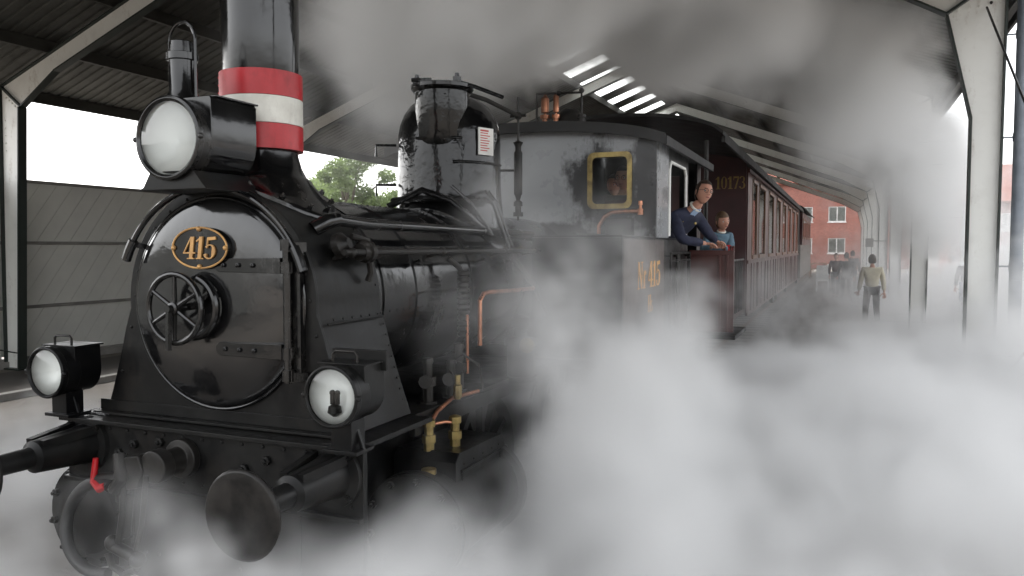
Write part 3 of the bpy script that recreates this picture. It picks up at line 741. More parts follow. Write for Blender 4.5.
for i in range(9):
    z = .09-i*.021; wd = .065*(.6+.4*random.random()); k.obox(c+nd*.0075+Vector((0, 0, z))-ud*(.068-wd), ud*wd, nd*.001, (0, 0, .004 if i else .007))
k.build('notice_print', signred, dome)
# pipes by dome
k = MB()
for o_ in (0, .07):
    k.tube([(.44, 3.50-o_, 2.66), (.52, 3.44-o_, 2.66), (.60, 3.45-o_, 2.55), (.64, 3.52-o_, 2.35), (.70, 3.6-o_, 2.1), (.80, 3.85-o_, 1.85), (.86, 4.0-o_, 1.6)], .018, 10)
k.tube([(.3, 3.2, 2.7), (.5, 3.15, 2.55), (.62, 3.3, 2.3), (.66, 4.3, 2.26)], .014, 8)
k.tube([(-.1, 2.85, 2.52), (.12, 3.02, 2.66), (.34, 3.1, 2.58), (.5, 3.15, 2.44), (.6, 3.3, 2.3)], .028, 10)
k.build('steam_pipe', black, L)
k = MB(); k.tube([(.9, 2.44, 1.5), (.9, 2.44, 1.6), (.9, 2.44, 1.82), (.9, 2.50, 1.865), (.9, 2.6, 1.872), (.9, 3.1, 1.86), (.9, 3.5, 1.857)], .017, 12); k.build('copper_feed_pipe', copper, L)
k = MB(); k.tube([(.82, 2.4, 1.3), (.82, 2.4, 1.72)], .011, 10); k.build('copper_drain_pipe', copper, L)
k = MB()
for i in range(12): k.lathe((.74, 2.5, 1.55+i*.04), (0, 0, 1), [(0, .03), (.012, .045), (.028, .045), (.04, .03)], 14)
k.tube([(.66, 2.42, 2.12), (.72, 2.48, 2.05), (.74, 2.5, 2.0)], .02, 8); k.build('ribbed_feed_pipe', iron, L)
# pump fittings above the running board
k = MB()
for x, y, h in ((.80, 1.85, .30), (.84, 2.1, .26), (.78, 2.35, .34)):
    k.lathe((x, y, 1.18), (0, 0, 1), [(0, .06), (.02, .06), (.02, .035), (h*.4, .035), (h*.4, .055), (h*.6, .055), (h*.6, .03), (h*.9, .03), (h*.9, .04), (h, .035)], 10)
    k.lathe((x, y, 1.18+h*.5), (.3, -.8, .1), [(0, .03), (.09, .03), (.09, .045), (.12, .045)], 8)
k.tube([(.84, 2.1, 1.42), (.92, 2.12, 1.48), (1.0, 2.2, 1.40), (1.02, 2.24, 1.22)], .009, 8); k.tube([(.84, 2.05, 1.38), (.9, 2.0, 1.36), (.94, 2.02, 1.2)], .009, 8)
k.build('lubricator_pump', iron, L)
k = MB(); k.lathe((.95, 1.98, 1.2), (0, 0, 1), [(0, .02), (.02, .03), (.09, .03), (.1, .02), (.16, .02)], 8); k.build('brass_oil_cup', brass, L)
# air pump in the steam
k = MB(); k.lathe((.95, 3.1, 1.15), (0, 0, 1), [(0, .13), (.04, .13), (.04, .11), (.28, .11), (.28, .13), (.33, .13), (.35, .05), (.42, .05), (.43, .08), (.5, .07), (.52, .02)], 24); k.build('air_pump', iron, L)
k = MB(); k.ball((1.06, 2.95, 1.45), .06); k.build('brass_valve_cap', brass, L)

# side tanks, cab
def tank(s):
    x0, x1 = (.66, 1.5) if s > 0 else (-1.5, -.66)
    k = MB(); k.box(x0, x1, 4.1, 5.43, 1.15, 2.285); k.box(min(x0, x1)-.0, max(x0, x1)+0, 4.085, 5.43, 2.286, 2.305)
    k.box(x0+.01*(s < 0), x1-.01*(s > 0), 4.0, 4.1, 1.12, 1.2)
    for z in [1.25+i*.1 for i in range(10)]: k.rivet((s*1.45, 4.1, z), (0, -1, 0), .009); k.rivet((s*.95, 4.1, z), (0, -1, 0), .009)
    return k
for s in (1, -1):
    t_ = tank(s).build('side_tank', blackmatt, L, bevel=.012)
    k = MB(); k.box(min(s*1.4995, s*1.503), max(s*1.4995, s*1.503), 4.14, 5.86, 1.17, 2.27); k.build('tank_side_sheet', tankbrown, t_, bevel=.001)
k = MB(); text(k, 'Nr 415', (1.504, 5.15, 1.93), (0, 1, 0), (0, 0, 1), .26, .004, 1.12); k.build('tank_lettering', goldline, L, label='ochre lettering Nr 415')
k = MB(); text(k, 'Hs', (1.504, 5.20, 1.64), (0, 1, 0), (0, 0, 1), .17, .004, 1.1); k.build('class_lettering', goldline, L, label='ochre lettering Hs')
k = MB(); k.box(.98, 1.02, 4.3, 5.2, 2.3, 2.33); k.build('tank_edge', iron, L)
def croof(x): return 3.125+.315*math.sqrt(max(0, 1-(x/1.75)**2))
def holes_plate(mb, xs, top, z0, holes, a, b2, axis):
    for i in range(len(xs)-1):
        xa, xb = xs[i], xs[i+1]; xm = (xa+xb)/2; segs = [(z0, None)]
        h = [q for q in holes if q[0] < xm < q[1]]
        parts = [(z0, h[0][2]), (h[0][3], None)] if h else [(z0, None)]
        for (za, zb) in parts:
            ta = top(xa) if zb is None else zb; tb = top(xb) if zb is None else zb
            P = [(xa, za), (xb, za), (xb, tb), (xa, ta)]
            if axis == 'y': mb.prism(P, (0, a, 0), (1, 0, 0), (0, 0, 1), (0, b2-a, 0))
            else: mb.prism(P, (a, 0, 0), (0, 1, 0), (0, 0, 1), (b2-a, 0, 0))
xs = sorted([-1.5+i*.125 for i in range(25)]+[.80, 1.22, -.80, -1.22]); wins = [(.80, 1.22, 2.63, 3.16), (-1.22, -.80, 2.63, 3.16)]
k = MB(); holes_plate(k, xs, lambda x: croof(x), 2.2, wins, 5.45, 5.475, 'y')
for i in range(40):
    x = -1.45+i*.0744
    if i % 2: k.rivet((x, 5.45, croof(x)-.05), (0, -1, 0), .008)
for z in [2.3+i*.09 for i in range(11)]: k.rivet((1.46, 5.45, z), (0, -1, 0), .008)
for x, z in ((.2, 3.1), (.62, 3.0), (.65, 3.08), (.2, 2.9), (.35, 2.7), (.5, 3.25), (.3, 3.2)): k.rivet((x, 5.45, z), (0, -1, 0), .008)
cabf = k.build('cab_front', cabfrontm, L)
k = MB(); holes_plate(k, xs, lambda x: croof(x), 1.2, wins, 8.2, 8.225, 'y'); k.build('cab_back', blackmatt, L)
for s in (1, -1):
    k = MB(); ysl = [5.477, 5.9, 6.15, 6.16, 6.3, 6.75, 7.0, 7.1, 7.14, 7.198]
    holes_plate(k, [5.477, 5.7, 6.12, 6.17, 7.08, 7.12, 7.28], lambda y: 3.30, 2.29, [(6.12, 7.12, 2.30, 3.14)], s*1.475, s*1.5, 'x')
    k.box(min(s*1.475, s*1.5), max(s*1.475, s*1.5), 5.432, 7.28, 1.15, 2.285)
    k.box(min(s*1.475, s*1.5), max(s*1.475, s*1.5), 7.95, 8.2, 1.15, 3.3)
    for z in [2.35+i*.09 for i in range(11)]: k.rivet((s*1.5, 5.55, z), (s, 0, 0), .010); k.rivet((s*1.5, 6.04, z), (s, 0, 0), .008)
    k.build('cab_side', blackmatt, L)
    k = MB(); holes_plate(k, [5.48, 5.7, 6.08], lambda y: 3.285, 2.30, [], s*1.5005, s*1.503, 'x'); k.build('cab_side_sheet', cabgrey, L)
    k = MB(); k.tube([(s*1.5, 6.12, 2.32), (s*1.5, 6.12, 3.05), (s*1.5, 6.2, 3.14), (s*1.5, 7.04, 3.14), (s*1.5, 7.12, 3.05), (s*1.5, 7.12, 2.32)], .018, 8); k.build('side_window_trim', steelwhite if s > 0 else iron, L)
k = MB(); k.box(-1.47, 1.47, 5.5, 8.2, 1.15, 1.2); k.box(1.5, 2.12, 7.0, 8.15, 1.10, 1.15); k.build('cab_floor', blackmatt, L)
k = MB(); k.box(-.6, .6, 5.48, 5.9, 1.2, 2.9); k.lathe((0, 5.9, 2.0), (0, 1, 0), [(0, .3), (.05, .28)], 24); k.build('backhead', iron, L)
for s in (1, -1):
    k = MB(); x0, x1, z0, z1 = (.80, 1.22, 2.63, 3.16) if s > 0 else (-1.22, -.80, 2.63, 3.16)
    def rr(x0, x1, z0, z1, r, n=5):
        P = []
        for cx_, cz_, a in ((x1-r, z1-r, 0), (x0+r, z1-r, 90), (x0+r, z0+r, 180), (x1-r, z0+r, 270)): P += arc(cx_, cz_, r, r, a, a+90, n)
        return P
    o_ = rr(x0-.03, x1+.03, z0-.03, z1+.03, .07); i_ = rr(x0+.022, x1-.022, z0+.022, z1-.022, .05); n_ = len(o_)
    vs = [(p[0], 5.435, p[1]) for p in o_]+[(p[0], 5.435, p[1]) for p in i_]+[(p[0], 5.449, p[1]) for p in o_]+[(p[0], 5.449, p[1]) for p in i_]
    fs = []
    for i in range(n_):
        j = (i+1) % n_; fs += [(i, j, n_+j, n_+i), (i, 2*n_+i, 2*n_+j, j), (n_+i, n_+j, 3*n_+j, 3*n_+i)]
    k.add(vs, fs)
    for i in range(0, n_, 3): k.rivet(((o_[i][0]+i_[i][0])/2, 5.435, (o_[i][1]+i_[i][1])/2), (0, -1, 0), .007)
    wf = k.build('window_frame', brass, cabf)
    k = MB(); k.box(x0-.0, x1+.0, 5.455, 5.46, z0, z1); k.build('window_pane', glass, cabf)
# roof of the cab
k = MB(); P = [(x, croof(x)+.002) for x in [-1.62+i*.135 for i in range(25)]]; P2 = [(x, z+.07) for x, z in P[::-1]]
k.prism(P+P2, (0, 5.32, 0), (1, 0, 0), (0, 0, 1), (0, 3.1, 0)); k.prism([(x, z-.02) for x, z in P]+[(x, z+.09) for x, z in P[::-1]], (0, 5.29, 0), (1, 0, 0), (0, 0, 1), (0, .03, 0))
k.box(1.60, 1.64, 5.3, 8.42, croof(1.6)-.03, croof(1.6)+.06); k.build('cab_roof', coachroof, L, smooth=30)
# whistles and valves on the roof
k = MB(); k.lathe((.19, 5.72, 3.5), (0, 0, 1), [(0, .03), (.12, .03), (.12, .055), (.16, .055), (.165, .012), (.18, .012), (.19, .045), (.34, .045), (.36, .03), (.38, .015), (.4, .015)], 16)
k.lathe((.32, 5.72, 3.5), (0, 0, 1), [(0, .03), (.12, .03), (.12, .045), (.16, .045), (.165, .012), (.18, .012), (.19, .032), (.36, .032), (.38, .02), (.4, .012)], 16); k.build('brass_whistle', copper, L)
k = MB(); k.lathe((.42, 5.9, 3.45), (0, 0, 1), [(0, .2), (.1, .2), (.2, .17), (.28, .1), (.3, .02)], 20); k.tube([(.10, 5.7, 3.5), (.10, 5.7, 3.9), (.62, 5.7, 3.88), (.62, 5.7, 3.5)], .016, 8); k.lathe((.62, 5.7, 3.52), (0, 0, 1), [(0, .05), (.03, .05), (.03, .03), (.09, .03), (.09, .05), (.12, .05)], 12); k.ball((.62, 5.7, 3.9), .03); k.ball((.36, 5.7, 3.89), .03)
k.build('safety_valve', iron, L)
# vertical rod and lubricator next to the dome
k = MB(); k.tube([(.32, 4.6, 2.46), (.32, 4.6, 3.66)], .012, 8); k.lathe((.32, 4.6, 2.5), (0, 0, 1), [(0, .05), (.04, .05), (.04, .03), (.1, .03), (.1, .045), (.14, .045), (.16, .02), (.2, .03), (.22, .042), (.62, .042), (.64, .03), (.68, .03), (.72, .05), (.74, .015)], 14)
k.tube([(.06, 3.6, 3.59), (.2, 4.1, 3.56), (.32, 4.6, 3.48)], .022, 8); k.ball((.32, 4.6, 3.48), .04); k.tube([(.24, 4.6, 3.48), (.4, 4.6, 3.48)], .015, 8); k.tube([(.14, 4.55, 2.95), (.32, 4.6, 2.95)], .012, 8)
k.tube([(.14, 4.5, 2.5), (.14, 4.5, 3.2)], .012, 8); k.ball((.14, 4.5, 3.2), .035); k.ball((.14, 4.5, 3.02), .03); k.ball((.14, 4.5, 2.72), .03); k.build('regulator_rod', iron, L)
k = MB(); k.tube([(.16, 4.45, 2.6), (.16, 4.45, 3.0)], .012, 8); k.build('gauge_tube', brass, L)
# injector copper pipe on cab front
k = MB(); k.tube([(.92, 5.36, 2.30), (.925, 5.36, 2.42), (.98, 5.36, 2.51), (1.06, 5.36, 2.555), (1.2, 5.36, 2.565), (1.34, 5.36, 2.565)], .022, 12); k.lathe((1.36, 5.36, 2.53), (0, 0, 1), [(0, .03), (.06, .03), (.06, .015), (.1, .015), (.1, .025), (.14, .02)], 12); k.build('copper_water_pipe', copper, L)
k = MB(); k.box(1.0, 1.28, 5.30, 5.44, 2.31, 2.50); k.build('tank_filler', black, L, bevel=.02)
# grab rails and cab door
k = MB()
for y in (5.95, 6.32, 6.42, 7.1): k.tube([(1.56, y, 1.25), (1.56, y, 2.13)], .014, 8); k.tube([(1.5, y, 1.3), (1.56, y, 1.3)], .012, 6)
k.tube([(1.56, 5.95, 2.13), (1.56, 7.1, 2.13)], .014, 8); k.tube([(1.56, 5.95, 2.05), (1.56, 7.1, 2.05)], .011, 8)
for y in (5.95, 6.4, 7.1): k.tube([(1.5, y, 2.1), (1.56, y, 2.1)], .012, 6)
k.build('grab_rail', iron, L)
k = MB(); k.box(1.52, 2.06, 7.29, 7.33, 1.16, 2.16); k.box(1.52, 2.06, 7.275, 7.29, 2.10, 2.16); k.box(1.52, 2.06, 7.275, 7.29, 1.16, 1.22)
k.box(1.97, 2.0, 7.262, 7.275, 1.16, 2.10); k.box(1.88, 1.91, 7.262, 7.275, 1.16, 2.10)
for x in (2.02, 2.05, 1.95): k.cyl((x, 7.3, 2.15), (x, 7.3, 2.19), .014, n=8); k.ball((x, 7.3, 2.2), .018, 8)
k.build('cab_door', maroon, L, bevel=.004)
# wheels and motion
for s in (1, -1):
    for y in (2.75, 4.45, 6.3):
        x = s*.76; k = MB()
        k.lathe((x-.06, y, .57), (1, 0, 0), [(0, .57), (.03, .60), (.035, .565), (.13, .56), (.13, .50), (.1, .49), (.03, .49)], 40)
        k.lathe((x-.07, y, .57), (1, 0, 0), [(0, .1), (.16, .1), (.17, .07)], 20)
        for i in range(12):
            a = 2*PI*i/12; k.bar((x, y+.08*math.cos(a), .57+.08*math.sin(a)), (x, y+.5*math.cos(a), .57+.5*math.sin(a)), .045, .05, up=(1, 0, 0))
        k.obox((x, y-.32, .57), (.04, 0, 0), (0, .15, 0), (0, 0, .28)); k.lathe((x, y, .42), (s, 0, 0), [(0, .06), (.22, .05)], 14)
        k.build('driving_wheel', blackmatt, L)
    k = MB(); k.bar((s*.93, 2.75, .42), (s*.93, 6.3, .42), .09, .03, up=(s, 0, 0)); k.build('coupling_rod', iron, L, bevel=.004)
    k = MB(); k.bar((s*.99, 2.3, .55), (s*.99, 4.45, .42), .1, .03, up=(s, 0, 0)); k.cyl((s*.99, 1.9, .55), (s*.99, 2.6, .55), .035); k.box(s*.99-.05, s*.99+.05, 2.4, 2.65, .47, .63); k.build('connecting_rod', iron, L, bevel=.004)

# ------------------------------------------------------------------ coach
def zroof(x): return 3.74+.40*math.sqrt(max(0, 1-(x/1.70)**2))
C1 = thing('railway_coach', (0, 21.5, 0), 'maroon wooden coach numbered 10173 with an open end platform behind the engine', 'coach')
k = MB(); k.box(-1.47, 1.47, 14.0, 14.05, .95, 3.76); k.prism([(x, zroof(x)-.01) for x in [-1.47+i*.147 for i in range(21)]]+[(1.47, 3.75), (-1.47, 3.75)], (0, 14.0, 0), (1, 0, 0), (0, 0, 1), (0, .05, 0))
for x in (-1.1, -.75, .75, 1.1): k.box(x-.012, x+.012, 13.985, 14.0, .95, 2.3)
k.build('end_wall', maroondark, C1)
k = MB(); text(k, '10173', (1.16, 13.999, 3.50), (1, 0, 0), (0, 0, 1), .25, .006, .80); k.build('end_lettering', golddim, C1, label='worn ochre number 10173')
wy = [(14.45+2.45*i, 16.0+2.45*i) for i in range(8)]
wy = [(14.9, 15.9)]+[(16.35+2.62*i, 17.95+2.62*i) for i in range(7)]
zs0, zs1 = 1.98, 3.62
YE = 34.2
for s in (1, -1):
    holes = [(a, b_, zs0, zs1) for a, b_ in wy]; ysx = sorted([14.05, YE]+[q for w_ in wy for q in w_])
    k = MB(); holes_plate(k, ysx, lambda y: 3.80, .80, holes, s*1.47, s*1.5, 'x')
    k.box(min(s*1.5, s*1.525), max(s*1.5, s*1.525), 14.05, YE, 1.86, 1.93); k.box(min(s*1.5, s*1.515), max(s*1.5, s*1.515), 14.05, YE, .80, .86); k.box(min(s*1.5, s*1.53), max(s*1.5, s*1.53), 14.05, YE, 3.70, 3.78)
    for a, b_ in wy:
        for y in (a-.1, ): k.box(min(s*1.5, s*1.522), max(s*1.5, s*1.522), y-.025, y+.025, .86, 1.86)
        k.box(min(s*1.5, s*1.512), max(s*1.5, s*1.512), (a+b_)/2-.02, (a+b_)/2+.02, .86, 1.86); k.box(min(s*1.5, s*1.522), max(s*1.5, s*1.522), b_+.1, b_+.15, .86, 1.86)
    k.build('side_wall', maroon, C1)
    for a, b_ in wy:
        k = MB()
        for q in ((a-.03, a+.05), (b_-.05, b_+.03)): k.box(min(s*1.48, s*1.512), max(s*1.48, s*1.512), q[0], q[1], zs0-.02, zs1+.02)
        k.box(min(s*1.48, s*1.53), max(s*1.48, s*1.53), a+.05, b_-.05, zs0-.03, zs0+.05); k.box(min(s*1.48, s*1.53), max(s*1.48, s*1.53), a+.05, b_-.05, zs1-.06, zs1+.02)
        wf = k.build('window_frame', woodframe, C1, bevel=.006)
        k = MB(); k.box(min(s*1.482, s*1.488), max(s*1.482, s*1.488), a+.0, b_-.0, zs0, zs1); k.build('window_pane', glass, wf)
k = MB(); k.box(-1.47, 1.47, YE-.05, YE, .8, 3.76); k.build('far_end_wall', maroondark, C1)
xsr = [-1.68+i*.14 for i in range(25)]
k = MB(); k.prism([(x, zroof(x)) for x in xsr]+[(x, zroof(x)+.05) for x in xsr[::-1]], (0, 9.0, 0), (1, 0, 0), (0, 0, 1), (0, YE-8.9, 0))
k.box(1.66, 1.71, 9.0, YE+.1, 3.69, 3.77); k.box(-1.71, -1.66, 9.0, YE+.1, 3.69, 3.77); k.build('roof', coachroof, C1, smooth=30)
k = MB(); k.box(-1.45, 1.45, 9.1, YE, .86, .95); k.box(-1.3, 1.3, 9.1, 9.3, .8, 1.0); k.build('floor', maroondark, C1)
k = MB()
for x in (-1.42, -.5, .5, 1.42): k.cyl((x, 9.2, .95), (x, 9.2, 3.75), .03, n=10)
k.tube([(-1.42, 9.2, 2.0), (-.5, 9.2, 2.0)], .02); k.tube([(1.42, 9.2, 2.0), (.5, 9.2, 2.0)], .02)
for i in range(18): k.tube([(1.44, 9.3+i*.26, .95), (1.44, 9.3+i*.26, 1.95)], .012, 6)
k.tube([(1.44, 9.2, 1.95), (1.44, 13.9, 1.95)], .022); k.tube([(-1.44, 9.2, 1.95), (-1.44, 13.9, 1.95)], .022); k.build('platform_railing', iron, C1)
for y in (11, 13, 30, 32):
    for s in (1, -1):
        k = MB(); k.lathe((s*.76-.06, y, .47), (1, 0, 0), [(0, .46), (.03, .5), (.035, .46), (.13, .455), (.13, .1), (.16, .1)], 28); k.build('wheel', iron, C1)
for y in (10.4, 29.4): k = MB(); k.box(-1.0, 1.0, y, y+3.2, .5, .8); k.build('bogie_frame', iron, C1)
k = MB()
for i in range(8): k.box(.3, 1.4, 15+i*2.4, 15.5+i*2.4, .95, 1.9); k.box(-1.4, -.3, 15+i*2.4, 15.5+i*2.4, .95, 1.9)
k.build('seat_rows', woodframe, C1, bevel=.03)
# second vehicle
C2 = thing('guards_van', (0, 43, 0), 'dark brown coach with a greyish lower side standing behind the maroon coach', 'coach')
k = MB(); k.box(-1.5, 1.5, 36.4, 49.5, .75, 2.3); k.build('lower_body', mat('weathered_grey_brown', (.16, .14, .12), (.11, .1, .09), .6, .7), C2, bevel=.01)
k = MB(); k.box(-1.48, 1.48, 38.5, 49.4, 2.3, 3.9); k.build('upper_body', maroondark, C2)
for i in range(5):
    k = MB(); k.box(1.48, 1.51, 39+i*2, 40+i*2, 2.6, 3.6); f_ = k.build('window_frame', woodframe, C2); k = MB(); k.box(1.511, 1.516, 39.1+i*2, 39.9+i*2, 2.7, 3.5); k.build('window_pane', glass, f_)
k = MB(); k.prism([(x, zroof(x)+.12) for x in xsr]+[(x, zroof(x)+.17) for x in xsr[::-1]], (0, 36.3, 0), (1, 0, 0), (0, 0, 1), (0, 13.4, 0)); k.build('roof', coachroof, C2, smooth=30)
k = MB()
for x in (-1.4, 1.4): k.cyl((x, 36.5, 2.3), (x, 36.5, 3.8), .04, n=8)
k.build('roof_post', iron, C2)
for y in (38, 48):
    for s in (1, -1):
        k = MB(); k.lathe((s*.76-.06, y, .47), (1, 0, 0), [(0, .46), (.03, .5), (.035, .46), (.13, .455), (.13, .1), (.16, .1)], 24); k.build('wheel', iron, C2)

# ------------------------------------------------------------------ people
def skinmesh(verts, edges, radii, root=0, sub=2):
    me = bpy.data.meshes.new('tmp'); me.from_pydata(verts, edges, [])
    ob = bpy.data.objects.new('tmp', me); COL.objects.link(ob)
    md = ob.modifiers.new('s', 'SKIN'); md.use_smooth_shade = True
    if not me.skin_vertices: me.skin_vertices.new()
    sv = me.skin_vertices[0].data
    for i, r in enumerate(radii): sv[i].radius = r if hasattr(r, '__len__') else (r, r)
    for i in range(len(verts)): sv[i].use_root = (i == root)
    ss = ob.modifiers.new('u', 'SUBSURF'); ss.levels = sub; ss.render_levels = sub
    dg = bpy.context.evaluated_depsgraph_get(); ev = ob.evaluated_get(dg); m2 = bpy.data.meshes.new_from_object(ev)
    vs = [v.co.copy() for v in m2.vertices]; fs = [tuple(p.vertices) for p in m2.polygons]
    bpy.data.objects.remove(ob); bpy.data.meshes.remove(me); bpy.data.meshes.remove(m2)
    return vs, fs
def frame_of(d, up):
    d = Vector(d).normalized(); r = d.cross(Vector(up)).normalized(); u = r.cross(d)
    return Matrix((( r.x, d.x, u.x), (r.y, d.y, u.y), (r.z, d.z, u.z)))   # local x=right, y=face, z=up
def head_part(mb, c, F, s=1.0):
    """head about c; F maps local (right, forward, up) to body space; s=scale. height about .235"""
    n, m = 28, 22; vs = []; fs = []
    for i in range(m+1):
        ph = PI*i/m
        for k_ in range(n):
            t = 2*PI*k_/n; x = math.sin(ph)*math.cos(t); y = math.sin(ph)*math.sin(t); z = math.cos(ph)
            X, Yv, Z = x*.077, y*.098, z*.118
            low = max(0, -z); X *= 1-.38*low**1.4; Yv = Yv*(1-.18*low) if y > 0 else Yv*(1-.5*low)
            if y > 0:
                fr = math.exp(-(x/.22)**2)
                Yv += .022*fr*math.exp(-((z+.17)/.13)**2)+.010*fr*math.exp(-((z-.03)/.16)**2)   # nose
                Yv += .006*math.exp(-(x/.35)**2)*math.exp(-((z+.52)/.09)**2)                    # lips
                Yv += .008*math.exp(-(x/.3)**2)*math.exp(-((z+.85)/.12)**2)                     # chin
                Yv -= .011*math.exp(-((abs(x)-.40)/.16)**2)*math.exp(-((z-.02)/.10)**2)         # eye sockets
                Yv += .006*math.exp(-((z-.17)/.07)**2)*math.exp(-(x/.6)**2)                     # brow
            vs.append(Vector((X, Yv, Z)))
    for i in range(m):
        for k_ in range(n): fs.append((i*n+k_, (i+1)*n+k_, (i+1)*n+(k_+1) % n, i*n+(k_+1) % n))
    c = Vector(c)
    def put(vs, fs, mi):
        mb.m = mi; mb.add([c+F @ (v*s) for v in vs], fs)
    put(vs, fs, 0)
    def blob(p, r, sc, mi, n=10):
        t = MB(); t.ball(p, r, n, sc); put(t.v, t.f, mi)
    for sg_ in (-1, 1):
        blob((sg_*.031, .080, .003), .0135, (1, .7, .7), 3); blob((sg_*.031, .0885, .003), .0062, (1, .5, 1), 2)
        blob((sg_*.079, -.006, -.008), .028, (.3, .65, 1.1), 0); blob((sg_*.031, .088, .026), .02, (1, .3, .2), 2)
        blob((sg_*.010, .108, -.030), .009, (1, .8, .8), 0)
    blob((0, .0935, -.060), .024, (1, .35, .25), 1)
    return put
def hair_part(c, F, s, long=0):
    mb = MB(); n, m = 28, 16; vs = []; fs = []; rnd = random.Random(3)
    for i in range(m+1):
        ph = PI*.62*i/m
        for k_ in range(n):
            t = 2*PI*k_/n; y = math.sin(t); lim = .31 if y > .35 else (.60 if y > -.2 else .72)
            if y > .35: lim += long*.06
            p2 = ph/(.62*PI)*lim*PI; j = 1+.03*rnd.random()
            vs.append(Vector((math.sin(p2)*math.cos(t)*.084*j, math.sin(p2)*y*.106*j-.004, math.cos(p2)*.128*j)))
    for i in range(m):
        for k_ in range(n): fs.append((i*n+k_, (i+1)*n+k_, (i+1)*n+(k_+1) % n, i*n+(k_+1) % n))
    mb.add([Vector(c)+F @ (v*s) for v in vs], fs); return mb
def hand_part(mb, wrist, direc, palmn, s=1.0, curl=.5):
    """palm + five fingers grown as separate skinned chains"""
    d = Vector(direc).normalized(); n_ = Vector(palmn).normalized(); n_ = (n_-d*n_.dot(d)).normalized(); r = d.cross(n_)
    w = Vector(wrist)
    vs, fs = skinmesh([w, w+d*.045*s, w+d*.085*s], [(0, 1), (1, 2)], [(.022*s, .018*s), (.036*s, .017*s), (.034*s, .015*s)], 0, 1)
    mb.add(vs, fs)
    for i, (off, ln) in enumerate(((-.030, .070), (-.010, .078), (.010, .073), (.029, .058))):
        p = w+d*.080*s+r*off*s; pts = [p]; dd = d.copy()
        for q in range(3):
            ang = curl*(.6+.25*q); dd = (dd*math.cos(ang)+n_*math.sin(ang)).normalized()
            nn2 = (n_*math.cos(ang)-d*math.sin(ang)) if q == 0 else n_
            p = p+dd*ln*s*(.42, .33, .25)[q]; pts.append(p)
        vs, fs = skinmesh(pts, [(0, 1), (1, 2), (2, 3)], [.0095*s, .009*s, .0082*s, .007*s], 0, 1); mb.add(vs, fs)
    p = w+d*.03*s-r*.028*s
    pts = [p, p+(d*.5-r*.8).normalized()*.03*s, p+(d*.8-r*.9+n_*.3).normalized()*.062*s, p+(d*1.2-r*.8+n_*.7).normalized()*.085*s]
    vs, fs = skinmesh(pts, [(0, 1), (1, 2), (2, 3)], [.013*s, .0115*s, .010*s, .008*s], 0, 1); mb.add(vs, fs)
